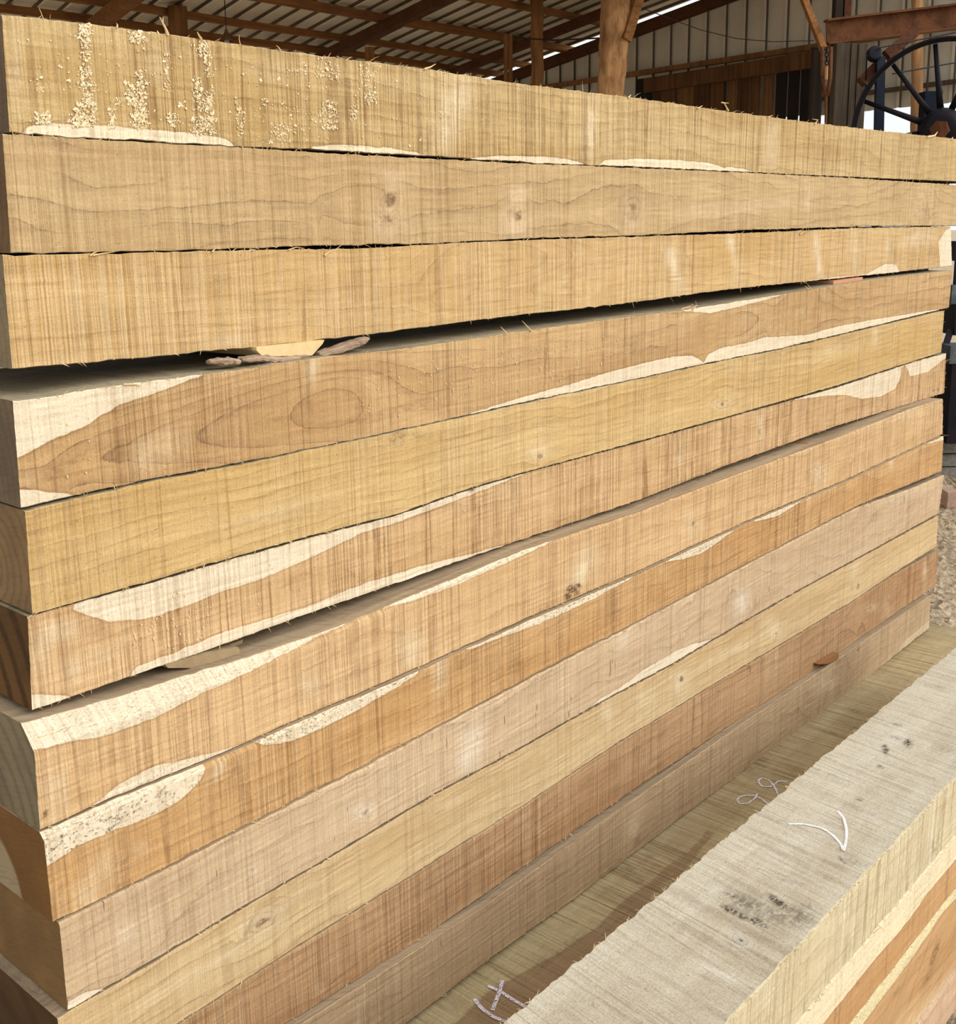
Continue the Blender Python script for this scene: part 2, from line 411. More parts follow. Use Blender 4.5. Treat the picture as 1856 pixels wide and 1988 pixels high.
p1, p2 = on_wall(1200, 152, C_WALL - .07), on_wall(1589, 85, C_WALL - .07)
zr_ = (p1[2] + p2[2]) / 2
m = MB(); m.bar(skew(C_WALL - .07, 1.9, zr_), skew(C_WALL - .07, 9.0, zr_), .04, .04); m.build('middle_rail', M_POST, wall)
m = MB(); m.bar(skew(C_WALL - .05, 1.8, zopen + .14), skew(C_WALL - .05, 4.0, zopen + .10), .03, .03); m.build('bottom_rail', M_GREYWOOD, wall)
# unseen zinc back wall under the low eave, cut low to light the roof
wb = tag(empty('unseen_wall_back', (2, 9.3, 1.2)), kind='structure')
for k in range(21):
    s = s0 + k * .76; vs = []
    for (a, h) in prof:
        for z in (0.0, 1.4): vs.append(skew(s + a, 9.3 + h - .03, z))
    n = len(prof)
    link('wall_sheet', mesh('wall_sheet', vs, [(2 * i, 2 * i + 1, 2 * i + 3, 2 * i + 2) for i in range(n - 1)]), wb, [M_WALLS])  # sheets of the unseen low back wall

# dark wooden partition in front of the end wall
CP = C_WALL - .14
part = empty('board_partition', on_wall(1400, 240, CP)); part.location.z = 0; bpy.context.view_layer.update()
tag(part, 'dark wooden board partition with open gaps under the grey sheet wall', 'partition')
bounds = [(1236, 1249), (1251, 1264), (1268, 1280), (1282, 1312), (1315, 1347), (1350, 1377), (1379, 1404), (1412, 1427), (1431, 1452), (1455, 1474), (1481, 1501), (1506, 1526), (1530, 1550), (1554, 1573)]
zr2 = on_wall(1400, 146, CP)[2]
for i, (a, b) in enumerate(bounds):
    pa, pb = on_wall(a, 200, CP), on_wall(b, 200, CP)
    zt = zr2 + (.0 if i > 1 else .06); zb = .0
    if i in (3, 4): zt = zr2 - .05
    m = MB(); m.bar((pa[0], pa[1], (zt + zb) / 2), (pb[0], pb[1], (zt + zb) / 2), .010, zt - zb)
    m.build('board', M_BOARD[3] if i >= 11 or i < 2 else M_BOARD[(i * 2) % 3], part)
pa, pb = on_wall(1252, 180, CP - .035), on_wall(1578, 120, CP - .035)
zt = zr2 + .0
m = MB(); m.bar((pa[0], pa[1], on_wall(1252, 168, CP)[2]), (pb[0], pb[1], on_wall(1578, 117, CP)[2]), .04, .115); m.build('top_board', M_BOARD[0], part)

# ------------------------------------------------------------------ posts inside the shed
def bark_trunk(c, r, zt, mat, parent, seed):
    rg = np.random.default_rng(seed); n, k = 30, 150
    th = np.linspace(0, 2 * math.pi, n, endpoint=False); zz = np.linspace(0, zt, k)
    co = rg.normal(0, 1, (14, 4)); bump = np.zeros((k, n))
    for q in co:
        bump += .036 * np.sin(np.round(abs(q[0]) * 2 + 1) * th[None, :] + q[1] * 6 + zz[:, None] * (q[2] * 7)) 
    fine = rg.normal(0, .04, (k, n)); fine = (fine + np.roll(fine, 1, 0) + np.roll(fine, -1, 0)) / 1.8
    R = r * (1 + bump + fine + .03 * np.sin(zz * 5 + 1)[:, None])
    cx = c[0] + .012 * np.sin(zz * 2.4); cy = c[1] + .010 * np.cos(zz * 3.1)
    vs = [(cx[i] + R[i, j] * math.cos(th[j]), cy[i] + R[i, j] * math.sin(th[j]), zz[i]) for i in range(k) for j in range(n)]
    fs = [(i * n + j, i * n + (j + 1) % n, (i + 1) * n + (j + 1) % n, (i + 1) * n + j) for i in range(k - 1) for j in range(n)]
    me = mesh('shaft', vs, fs)
    for p in me.polygons: p.use_smooth = True
    link('shaft', me, parent, [mat])
def round_post(pl, pr, depth, mat, label, name='log_post', py=80, lean=0.0, knobs=0.0, seed=1, ztop=None):
    c = at_depth((pl + pr) / 2, py, depth); r = (pr - pl) / 2 * depth / FOC
    zt = ztop if ztop else roof_z(c[1]) - .03
    rg = np.random.default_rng(seed); pts = []; rad = []
    for z in np.linspace(0, zt, 26):
        dz = z - c[2]
        pts.append((c[0] + rg.normal(0, 1) * .003 * (1 + 4 * knobs), c[1] + lean * dz + rg.normal(0, 1) * .003 * (1 + 4 * knobs), z))
        rad.append(r * (1 + rg.normal(0, 1) * (.02 + .05 * knobs)) * (1 + .02 * (c[2] - z)))
    o = empty(name, (c[0], c[1] - lean * c[2], 0))
    tag(o, label, 'post')
    if knobs: bark_trunk(c, r, zt, mat, o, seed)
    else: m = MB(); m.tube(pts, rad, 14); m.build('shaft', mat, o, True)
    return o, c, r
round_post(330, 367, 8.6, M_POST, 'round brown log post under the roof, leftmost, behind the top timber', seed=2)
round_post(1030, 1055, 9.4, M_POST, 'straight round log post left of the thick barky trunk', seed=3)
M_BARK = plain_wood('barky_trunk', (196, 150, 102), (128, 90, 56), (26., 26., 9.), .95, .8)
o, c, r = round_post(1163, 1213, 8.0, M_BARK, 'thick knobbly barked tree trunk post behind the timber stack', 'trunk_post', seed=4, knobs=.7, ztop=roof_z(4.8) - .12)
o2 = o
m = MB(); a = at_depth(1214, 78, 7.95); b = at_depth(1243, -20, 7.95); m.bar(a, b, .05, .07); m.build('brace', M_PURLIN, o2)
def square_post(pl, pr, depth, mat, label, ztop, split=True):
    c = at_depth((pl + pr) / 2, 110, depth); w = (pr - pl) * depth / FOC
    o = tag(empty('square_post', (c[0], c[1], 0)), label, 'post')
    s = np.array([AX[0], AX[1], 0]); s = np.array([ROT[0][0], ROT[1][0], 0]); s /= np.linalg.norm(s); f = np.array([-s[1], s[0], 0])
    zc = (ztop) / 2
    m = MB(); m.box((c[0], c[1], zc), s * w / 4 * .94, f * w / 2, (0, 0, zc)); o1 = m.build('half', mat, o)
    o1.location = tuple(-s * w / 4); 
    m = MB(); m.box((c[0], c[1], zc), s * w / 4 * .94, f * w / 2.4, (0, 0, zc)); o1 = m.build('half', mat, o); o1.location = tuple(s * w / 4)
    return c
c = at_depth(718, 60, 9.5)
square_post(709, 727, 9.5, M_PURLIN, 'slim sawn post of two planks carrying the dark rafter, left of centre', roof_z(c[1]) - .24)
c = at_depth(986, 110, 9.8)
square_post(978, 995, 9.8, M_POST, 'slim sawn post between the two rafters, left of the round log post', roof_z(c[1]) - .2)

# hanging lamp
lp = at_depth(440, 72, 7.6)
lam = tag(empty('pendant_lamp', (lp[0], lp[1], lp[2])), 'unlit brown shaded lamp hanging on a wire under the roof', 'lamp')
m = MB(); m.tube([(lp[0], lp[1], lp[2] + .04), (lp[0], lp[1], roof_z(lp[1]) - .01)], .003, 6); m.build('wire', plain_metal('black_wire', (30, 26, 22), (40, 32, 26)), lam)
M_SHADE = plain_metal('brown_enamel', (120, 84, 56), (84, 58, 38), .5, .2)
m = MB(); m.tube([(lp[0], lp[1], lp[2] + q) for q in (.045, .03, .0, -.018, -.024)], [.008, .012, .026, .042, .043], 18, False); m.build('shade', M_SHADE, lam, True)
m = MB(); m.tube([(lp[0], lp[1], lp[2] + q) for q in (-.008, -.02, -.034, -.042)], [.012, .016, .013, .004], 12); m.build('bulb', plain_metal('dull_glass', (190, 186, 176), (170, 166, 156), .3, 0), lam, True)
# slack wires below the roof
M_WIRE = plain_metal('wire', (58, 50, 42), (70, 54, 40))
def wire(pts_px, label, r=.004, depth=8.6):
    m = MB(); m.tube([at_depth(px, py, d) for px, py, d in pts_px], r, 6)
    tag(m.build('electric_wire', M_WIRE, None, True), label, 'wire')
wire([(1000, 72, 9.2), (1040, 76, 9.2), (1080, 78, 9.1), (1120, 76, 9.0), (1165, 74, 8.9)], 'slack dark wire strung between the round post and the trunk', .006)
wire([(1215, 0, 8.2), (1250, 17, 8.3), (1300, 36, 8.4), (1360, 58, 8.5), (1430, 75, 8.5), (1500, 81, 8.5), (1580, 79, 8.4)], 'thin pale wire sagging from the trunk across the sheet wall', .003)

# ------------------------------------------------------------------ sawmill gear at the right
M_RUST = plain_metal('rusty_steel', (118, 74, 44), (84, 50, 28), .75, .3)
M_BLACK = plain_metal('black_iron', (26, 26, 34), (38, 30, 34), .5, .5)
M_BLUEBLACK = plain_metal('blue_black_iron', (24, 32, 48), (30, 30, 40), .5, .5)
RT = ROT[:, 0].copy(); FW = ROT[:, 2].copy()
a, b = at_depth(1604, 63, 7.2), at_depth(1990, 16, 7.2)
d = (b - a) / np.linalg.norm(b - a)
up = np.cross(np.cross(d, (0, 0, 1)), d); up /= np.linalg.norm(up); sd = np.cross(d, up)
bm_o = tag(empty('steel_beam', tuple((a + b) / 2)), 'rusty brown steel beam lying on the grooved post above the wheel', 'beam')
L2 = d * np.linalg.norm(b - a) / 2; cc = (a + b) / 2
m = MB(); m.box(cc, L2, sd * .006, up * .06); m.build('web', M_RUST, bm_o)
m = MB(); m.box(cc + up * .064, L2, sd * .04, up * .006); m.build('flange', M_RUST, bm_o)
m = MB(); m.box(cc - up * .064, L2, sd * .04, up * .006); m.build('flange', M_RUST, bm_o)
# grooved grey post of three boards
gp = at_depth(1645, 180, 7.25)
gpo = tag(empty('grooved_post', (gp[0], gp[1], 0)), 'grey weathered post of grooved boards carrying the rusty beam', 'post')
sdir = np.array([RT[0], RT[1], 0]); sdir /= np.linalg.norm(sdir); fdir = np.array([-sdir[1], sdir[0], 0])
ztp = at_depth(1645, 88, 7.25)[2]
for k, (x0, x1) in enumerate(((1616, 1642), (1643.5, 1655), (1656.5, 1674))):
    q = at_depth((x0 + x1) / 2, 180, 7.25); w = (x1 - x0) * 7.25 / FOC
    m = MB(); m.box((q[0], q[1], ztp / 2), sdir * w / 2, fdir * (.05 + .006 * k), (0, 0, ztp / 2 - .004 * k)); m.build('board', M_GREYWOOD, gpo)
q = at_depth(1585, 150, 7.5); w = 20 * 7.5 / FOC
dpo = tag(empty('dark_post', (q[0], q[1], 0)), 'blackish square post at the right end of the board partition', 'post')
zt = at_depth(1585, 97, 7.5)[2]
m = MB(); m.box((q[0], q[1], zt / 2), sdir * w / 2, fdir * w / 2, (0, 0, zt / 2)); m.build('shaft', M_DARKWOOD, dpo)
m = MB(); m.box((q[0], q[1], zt + .006), sdir * w * .55, fdir * w * .55, (0, 0, .006)); m.build('cap', M_DARKWOOD, dpo)
# rusty hanger: two straps meeting in a pointed shackle
hg = at_depth(1604, 95, 7.15)
hgo = tag(empty('steel_hanger', tuple(hg)), 'orange rusty two-legged hanger beside the grooved post', 'hanger')
for xs in ((1596, 1597, 1602), (1613, 1612, 1606)):
    m = MB(); m.tube([at_depth(xs[0], 92, 7.15), at_depth(xs[1], 150, 7.15), at_depth(xs[2], 186, 7.15)], .012, 8); m.build('strap', M_RUST, hgo, True)
m = MB(); m.bar(at_depth(1605, 128, 7.13), at_depth(1604, 155, 7.13), .012, .012, (1, 0, 0)); m.build('pin', M_LOGPALE, hgo)
m = MB(); m.tube([at_depth(1604, 183, 7.15), at_depth(1603, 262, 7.15)], .008, 8); m.build('rod', M_RUST, hgo)
for k in range(4):
    p = at_depth(1605, 98 + 8 * k, 7.12)
    m = MB(); m.tube([p + (.010 * math.cos(t) * sdir if k % 2 else .010 * math.cos(t) * fdir) + np.array([0, 0, .014 * math.sin(t)]) for t in np.linspace(0, 6.283, 13)], .003, 6, False); m.build('chain_link', M_BLACK, hgo)
m = MB(); m.bar(at_depth(1556, -14, 7.3), at_depth(1599, 96, 7.2), .035, .045, FW); tag(m.build('diagonal_brace', M_PURLIN), 'light brown diagonal brace running down to the rusty hanger', 'brace')
kp = at_depth(1636, 20, 7.45)
kpo = tag(empty('upper_post', (kp[0], kp[1], 0)), 'dark split timber standing behind the left end of the rusty beam', 'post')
for x0, x1, mt in ((1619, 1633, M_DARKWOOD), (1636, 1649, M_BROWN)):
    q = at_depth((x0 + x1) / 2, 20, 7.5); w = (x1 - x0) * 7.5 / FOC; zt = roof_z(q[1]) - .14
    m = MB(); m.box((q[0], q[1], zt / 2), sdir * w / 2, fdir * .04, (0, 0, zt / 2)); m.build('half', mt, kpo)
round_post(1769, 1791, 8.0, M_LOGPALE, 'pale peeled log post behind the spoked wheel', seed=8, py=150, lean=.06)
# ball-topped pulley post with its brace
bp = at_depth(1697, 105, 6.9)
bpo = tag(empty('pulley_post', tuple(at_depth(1710, 180, 6.9) * (1, 1, 0))), 'black iron post with a round pulley on top, left of the wheel', 'post')
m = MB(); r = 14.5 * 6.9 / FOC
rings = [(bp - FW * q, r * k) for q, k in ((-.022, .7), (-.02, .96), (-.008, 1), (.008, 1), (.02, .96), (.022, .7))]
m.tube([p for p, _ in rings], [k for _, k in rings], 24); m.build('pulley', M_BLACK, bpo, True)
m = MB(); t1, t0 = at_depth(1709, 112, 6.92), at_depth(1706, 255, 6.92); t0b = t0 + (t0 - t1) / (t1[2] - t0[2]) * t0[2]
m.bar(t1, t0b, .045, .045, FW); m.build('shaft', M_BLUEBLACK, bpo)
m = MB(); m.bar(at_depth(1671, 160, 6.98), at_depth(1703, 128, 6.98), .055, .055, FW); m.build('lower_brace', M_BROWN, bpo)
m = MB(); m.bar(at_depth(1720, 108, 6.98), at_depth(1776, 62, 6.98), .055, .055, FW); m.build('upper_brace', M_BROWN, bpo)
for xa, ya, xb, yb in ((1683, 108, 1679, 200), (1705, 93, 1860, 62), (1733, 143, 1870, 119)):
    m = MB(); m.tube([at_depth(xa, ya, 6.86), at_depth(xb, yb, 7.05)], .0045, 6); m.build('rod', M_BLACK, bpo)
# big spoked wheel
WD = 6.7
wc_ = at_depth(1829, 252, WD); R_ = 170 * WD / FOC
wh = tag(empty('band_wheel', tuple(wc_)), 'large dark spoked iron wheel at the upper right behind the top timber', 'wheel')
ax_f = ray(1829, 252); ax_f = ax_f / np.linalg.norm(ax_f) + .10 * RT; ax_f /= np.linalg.norm(ax_f)
wu = np.array([0, 0, 1.0]) - ax_f * ax_f[2]; wu /= np.linalg.norm(wu); wr = np.cross(ax_f, wu)
if np.dot(wr, RT) < 0: wr = -wr
def wp(a_, rr, off=0.0): return wc_ + rr * (math.cos(a_) * wr + math.sin(a_) * wu) + off * ax_f
vs = []; fs = []; N = 64
sec = [(R_, -.035), (R_, .035), (R_ - .010, .035), (R_ - .010, .010), (R_ - .026, .006), (R_ - .026, -.006), (R_ - .010, -.010), (R_ - .010, -.035)]
for i in range(N):
    for rr, of in sec: vs.append(wp(2 * math.pi * i / N, rr, of))
K = len(sec)
for i in range(N):
    for j in range(K):
        i2, j2 = (i + 1) % N, (j + 1) % K
        fs.append((i * K + j, i2 * K + j, i2 * K + j2, i * K + j2))
link('rim', mesh('rim', vs, fs), wh, [M_BLACK])
for k in range(12):
    a_ = math.radians(68 + 30 * k)
    m = MB(); m.tube([wp(a_, .10), wp(a_, R_ * .5), wp(a_, R_ - .03)], [.019, .015, .012], 10); m.build('spoke', M_BLACK, wh, True)
m = MB(); m.tube([wc_ + ax_f * q for q in (-.09, -.085, -.03, .03, .09)], [.07, .095, .115, .115, .09], 28); m.build('hub', M_BLACK, wh, True)
m = MB(); m.tube([wc_ - ax_f * .16, wc_ - ax_f * .08], .05, 6); m.build('shaft_nut', M_RUST, wh)
m = MB(); m.tube([wc_ - ax_f * .1, wc_ + ax_f * .42], .03, 14); m.build('axle', M_BLACK, wh, True)
bh = tag(empty('wheel_bearing', tuple(at_depth(1806, 240, WD + .3) * (1, 1, 0))), 'blue-black bearing pedestal behind the hub of the spoked wheel', 'machine')
q = at_depth(1804, 205, WD + .35)
m = MB(); m.box((q[0], q[1], (q[2] + .05) / 2), sdir * .042, fdir * .05, (0, 0, (q[2] + .05) / 2)); m.build('pedestal', M_BLUEBLACK, bh)
q = at_depth(1820, 195, WD + .42)
m = MB(); m.box((q[0], q[1], q[2]), sdir * .014, fdir * .04, (0, 0, .05)); m.build('lug', M_BLUEBLACK, bh)
q = at_depth(1806, 183, WD + .35)
m = MB(); m.box((q[0], q[1], q[2]), sdir * .05, fdir * .06, (0, 0, .012)); m.build('cap', M_BLUEBLACK, bh)

# dark machine frame and old grey boards glimpsed at the right edge
M_GREYSTEEL = plain_metal('grey_steel', (120, 128, 134), (92, 94, 96), .4, .6)
mf = tag(empty('machine_frame', tuple(at_depth(1875, 750, 7.3) * (1, 1, 0))), 'black iron machine frame at the right edge behind the stack', 'machine')
def fbox(x0, y0, x1, y1, dp, mat, name, th=.12):
    cpt = at_depth((x0 + x1) / 2, (y0 + y1) / 2, dp); w = (x1 - x0) * dp / FOC; h = (y1 - y0) * dp / FOC
    m = MB(); m.box(cpt, sdir * w / 2, fdir * th / 2, (0, 0, h / 2)); return m.build(name, mat, mf)
fbox(1846, 468, 1915, 505, 7.2, M_BLACK, 'top_block'); fbox(1840, 552, 1925, 590, 7.25, M_GREYSTEEL, 'steel_plate')
fbox(1836, 588, 1925, 646, 7.3, M_BLACK, 'cross_beam', .3)
m = MB(); m.bar(at_depth(1846, 640, 7.2), at_depth(1826, 700, 7.2), .03, .03, FW); m.build('leg', M_BLACK, mf)
m = MB(); m.bar(at_depth(1880, 640, 7.2), at_depth(1905, 700, 7.2), .03, .03, FW); m.build('leg', M_BLACK, mf)
fbox(1822, 700, 1925, 852, 7.3, M_BLACK, 'gear_case', .35)
fbox(1832, 668, 1925, 702, 7.15, M_GREYSTEEL, 'steel_plate', .2)
fbox(1852, 505, 1862, 590, 7.24, M_BLACK, 'upright', .03); fbox(1890, 500, 1900, 590, 7.24, M_BLACK, 'upright', .03)
M_OLDGREY = plain_wood('old_grey_board', (150, 144, 134), (96, 90, 82), (2., 50., 50.))
for k, nm in enumerate(('lowest', 'second', 'third', 'topmost')):
    z0 = .03 + k * .075; q = at_depth(1850, 900, 7.75)
    m = MB(); m.box((q[0] + .02 * k, q[1], z0 + .036), sdir * (.62 - .02 * k), fdir * (.3 - .015 * k), (0, 0, .034))
    o = m.build('old_board', M_OLDGREY); tag(o, '%s old grey board of the low pile under the machine frame' % nm, 'board', 'old grey boards on the ground')
# black case stands on the boards
q = on_z(1843, 985, .05)
m = MB(); m.box((q[0], q[1], .10), sdir * .035, fdir * .06, (0, 0, .045)); 
tag(m.build('wood_offcut', plain_wood('pinkish_offcut', (190, 160, 140), (150, 120, 100))), 'small pinkish block lying on the sawdust before the grey boards', 'offcut')

# ------------------------------------------------------------------ timbers: one builder for every board
def lerp_px(poly, x):
    p = np.array(poly, float); return np.interp(x, p[:, 0], p[:, 1])
def poly_to(poly, plane, val):
    f = on_y if plane == 'y' else on_z
    return np.array([f(px, py, val) for px, py in poly])
def sdf(P, poly):
    """signed distance, positive inside"""
    a = poly; b = np.roll(poly, -1, 0)
    d2 = np.full(len(P), 1e9); ins = np.zeros(len(P), bool)
    for p, q in zip(a, b):
        e = q - p; w = P - p; t = np.clip((w @ e) / (e @ e + 1e-12), 0, 1)
        r = w - t[:, None] * e; d2 = np.minimum(d2, (r * r).sum(1))
        cnd = (p[1] > P[:, 1]) != (q[1] > P[:, 1])
        xi = p[0] + (P[:, 1] - p[1]) * (q[0] - p[0]) / (q[1] - p[1] + 1e-15)
        ins ^= cnd & (P[:, 0] < xi)
    return np.where(ins, 1, -1) * np.sqrt(d2)
def rough1(xs, scale, amp, rg):
    n = int((xs.max() - xs.min()) / scale) + 3
    return np.interp(xs, xs.min() + np.arange(n) * scale, rg.normal(0, amp, n))

def features(P, feats, plane, val):
    """attributes for the points P (n,2) of one face: feats given in photo pixels on that face's plane"""
    ax = [0, 2] if plane == 'y' else [0, 1]
    conv = lambda pts: poly_to(pts, plane, val)[:, ax]
    n = len(P)
    sap = np.full(n, -.08); pale = np.zeros(n); dark = np.zeros(n); knot = np.full(n, 9.0); gw = P[:, 1].copy()
    for poly in feats.get('sap', []): sap = np.maximum(sap, sdf(P, conv(poly)))
    for key, arr in (('pale', pale), ('dark', dark)):
        for (px, py, rx, ry, ang, st) in feats.get(key, []):
            c0 = conv([(px, py)])[0]; t = math.radians(ang)
            e1 = conv([(px + rx * math.cos(t), py + rx * math.sin(t))])[0] - c0
            e2 = conv([(px - ry * math.sin(t), py + ry * math.cos(t))])[0] - c0
            M = np.linalg.inv(np.array([e1, e2]).T); q = (P - c0) @ M.T
            q2 = (q * q).sum(1)
            arr += st * (np.exp(-q2 ** 3 * .7) if (key == 'dark' and st >= .7) else np.exp(-q2 * 1.1))
    for (px, py, rx, ry, ang, *kb) in feats.get('knot', []):
        c0 = conv([(px, py)])[0]; t = math.radians(ang)
        e1 = conv([(px + rx * math.cos(t), py + rx * math.sin(t))])[0] - c0
        e2 = conv([(px - ry * math.sin(t), py + ry * math.cos(t))])[0] - c0
        M = np.linalg.inv(np.array([e1, e2]).T); q = (P - c0) @ M.T
        knot = np.minimum(knot, np.sqrt((q * q).sum(1)) + (kb[0] if kb else 0))
        r = .5 * (np.linalg.norm(e1) + np.linalg.norm(e2)) * 1.1
        d = P - c0; dd = np.maximum((d[:, 0] / 1.7) ** 2 + d[:, 1] ** 2, r * r)
        gw -= d[:, 1] * (r * r / dd) * .9
    for (xa, ya, xb, yb, wd) in feats.get('arch', []):
        a, b = conv([(xa, ya), (xb, yb)]); e = b - a; L = np.linalg.norm(e); e = e / L
        q = P - a; al = q @ e; cr = q[:, 0] * -e[1] + q[:, 1] * e[0]
        phi = cr * cr / wd - al * .14 + a[1]
        tt = np.clip((al + .05 * L) / (.15 * L), 0, 1) * np.clip((1.05 * L - al) / (.4 * L), 0, 1)
        w = tt * tt * (3 - 2 * tt) * np.exp(-(cr / .075) ** 4)
        gw = gw * (1 - w) + phi * w
    return sap, pale, dark, knot, gw

M_FUZZ = plain_wood('pale_fibres', (226, 200, 150), (190, 155, 105))
def fibres(parent, pts, count, seed, lo=.003, hi=.010, up=1.0, name='edge_fuzz', out=-1.0):
    """hair-thin torn fibres along a sawn edge, joined: nobody could count them"""
    rg = np.random.default_rng(seed); m = MB(); pts = np.array(pts)
    seg = np.linalg.norm(np.diff(pts, axis=0), axis=1); cum = np.concatenate([[0], np.cumsum(seg)])
    for _ in range(count):
        s = rg.uniform(0, cum[-1]); p = np.array([np.interp(s, cum, pts[:, i]) for i in range(3)])
        L = rg.uniform(lo, hi) * (1 + 1.5 * (rg.random() < .08)); 
        d = np.array([rg.normal(.2, .8), out * rg.uniform(.1, .6), up * rg.uniform(.05, .9)]); d /= np.linalg.norm(d)
        s_ = np.cross(d, rg.normal(0, 1, 3)); s_ /= np.linalg.norm(s_); t_ = np.cross(d, s_)
        r = rg.uniform(.0003, .0007); q = p + d * L + np.array([0, 0, -.25 * L * rg.random()])
        mid = p + d * L * .5
        m.add([p + s_ * r - d * .002, p - s_ * r * .5 + t_ * r - d * .002, p - s_ * r * .5 - t_ * r - d * .002, mid + s_ * r * .8, mid - s_ * r * .4 + t_ * r * .7, mid - s_ * r * .4 - t_ * r * .7, q],
              [(0, 1, 4, 3), (1, 2, 5, 4), (2, 0, 3, 5), (3, 4, 6), (4, 5, 6), (5, 3, 6)])
    o = m.build(name, M_FUZZ, parent); o['kind'] = 'stuff'; return o

PREV_BOTTOM = [None]
def timber(name, label, cat, group, mats, top_px, bot_px, yf, width, x_left, x_right, seed,
           front=None, top=None, top_z=None, nu=430, nv=26, nt=5, chamfer=.0009, wane=None, skew_l=.10,
           edge_amp=.0007, clamp=True, fuzz=120, thick=None, topfn=None, back_amp=0.0):
    """top_px / bot_px: outline of the front face in the photo; x_left / x_right: ((x at top),(x at bottom)) in metres"""
    rg = np.random.default_rng(seed)
    T = poly_to(top_px, 'y', yf); 
    xl, xr = x_left, x_right
    us = np.linspace(0, 1, nu)
    xm = xl[0] + (xr[0] - xl[0]) * us
    zt = np.interp(xm, T[:, 0], T[:, 2])
    # extrapolate past the measured ends
    def extr(x, P):
        z = np.interp(x, P[:, 0], P[:, 2])
        i = np.argsort(P[:, 0]); Q = P[i]
        sl0 = (Q[min(2, len(Q) - 1), 2] - Q[0, 2]) / (Q[min(2, len(Q) - 1), 0] - Q[0, 0] + 1e-9); sl1 = (Q[-1, 2] - Q[-2, 2]) / (Q[-1, 0] - Q[-2, 0] + 1e-9)
        sl0 = np.clip(sl0, -.02, .02); sl1 = np.clip(sl1, -.02, .02)
        z = np.where(x < Q[0, 0], Q[0, 2] + sl0 * (x - Q[0, 0]), z); z = np.where(x > Q[-1, 0], Q[-1, 2] + sl1 * (x - Q[-1, 0]), z)
        return z
    zt = extr(xm, T[np.argsort(T[:, 0])])
    if thick is None:
        B = poly_to(bot_px, 'y', yf); zb = extr(xm, B[np.argsort(B[:, 0])])
    else: zb = zt - thick
    zt = zt + rough1(xm, .02, edge_amp * .6, rg) + rough1(xm, .008, edge_amp * .5, rg)
    zb = zb + rough1(xm, .02, edge_amp * .6, rg) + rough1(xm, .008, edge_amp * .5, rg)
    if clamp and PREV_BOTTOM[0] is not None:
        px_, pz_ = PREV_BOTTOM[0]; lim = np.interp(xm, px_, pz_) - .0005
        zt = np.minimum(zt, lim)
    if clamp: PREV_BOTTOM[0] = (xm.copy(), zb.copy())
    ch = np.full(nu, chamfer)
    chy = ch.copy()
    if wane is not None:
        w = wane(us); ch = ch + w; chy = chy + w * 1.1
    ch = ch + np.abs(rough1(xm, .009, chamfer * .5, rg)); chy = chy + np.abs(rough1(xm, .009, chamfer * .5, rg))
    rows = []; slot = []; cs = []
    yj = rough1(xm, .03, .0005, rg)
    bj = rough1(xm, .03, back_amp, rg) + rough1(xm, .008, back_amp * .5, rg)
    sec = []
    for j in range(nv + 1):
        f = j / nv; sec.append(('f', f))
    for j in range(nt + 1): sec.append(('t', j / nt))
    sec += [('k', 0.0), ('b', 0.0), ('b', .5), ('b', 1.0)]
    K = len(sec); V = np.zeros((nu, K, 3)); WC = np.zeros((nu, K, 3)); isf = np.zeros(K, bool); ist = np.zeros(K, bool)
    for k, (kind, f) in enumerate(sec):
        if kind == 'f':
            z = zb + chamfer + (zt - ch - zb - chamfer) * f; yv = yf + yj * .5 + rough1(xm, .05, .0003, rg); isf[k] = True
        elif kind == 't':
            yv = yf + chy + (width - chy) * f + bj * f ** 6; z = zt + (0 if f < 1 else 0) + yv * 0; ist[k] = True
            if topfn is not None: z = z + topfn(xm, yv)
        elif kind == 'k': yv = np.full(nu, yf + width) + bj; z = zb
        else: yv = yf + width - (width - chamfer) * (1 if f == 1 else f); z = zb + 0 * zt; 
        if kind == 'b' and f == 0.0: yv = np.full(nu, yf + width * .97)
        vv = (z - zb) / np.maximum(zt - zb, 1e-6)
        XL = xl[1] + (xl[0] - xl[1]) * vv + skew_l * (yv - yf); XR = xr[1] + (xr[0] - xr[1]) * vv
        x = XL + (XR - XL) * us
        V[:, k, 0] = x; V[:, k, 1] = yv; V[:, k, 2] = z
        WC[:, k, 0] = x; WC[:, k, 1] = z if kind == 'f' else (yv if kind == 't' else yv + .5); WC[:, k, 2] = seed * 3.7 + (0 if kind == 'f' else 1.9)
    nP = nu * K
    idx = np.arange(nP).reshape(nu, K)
    at = {n: np.zeros((nu, K)) for n in ('sap', 'pale', 'dark', 'knot', 'gw')}
    at['sap'][:] = -.08; at['knot'][:] = 9; at['gw'][:] = WC[:, :, 1]
    if front is not None:
        P = V[:, isf][:, :, [0, 2]].reshape(-1, 2)
        r = features(P, front, 'y', yf)
        for n, a in zip(('sap', 'pale', 'dark', 'knot', 'gw'), r): at[n][:, isf] = a.reshape(nu, -1)
    if top is not None:
        P = V[:, ist][:, :, [0, 1]].reshape(-1, 2)
        r = features(P, top, 'z', top_z)
        for n, a in zip(('sap', 'pale', 'dark', 'knot', 'gw'), r): at[n][:, ist] = a.reshape(nu, -1)
    if front is not None and top is None:
        P = V[:, nv + 1][:, [0, 2]]
        for n, a in zip(('sap', 'pale', 'dark', 'knot', 'gw'), features(P, front, 'y', yf)): at[n][:, nv + 1] = a
        WC[:, nv + 1, 1] = V[:, nv + 1, 2] + (V[:, nv + 1, 1] - yf); WC[:, nv + 1, 2] = seed * 3.7
    faces = []; ms = []
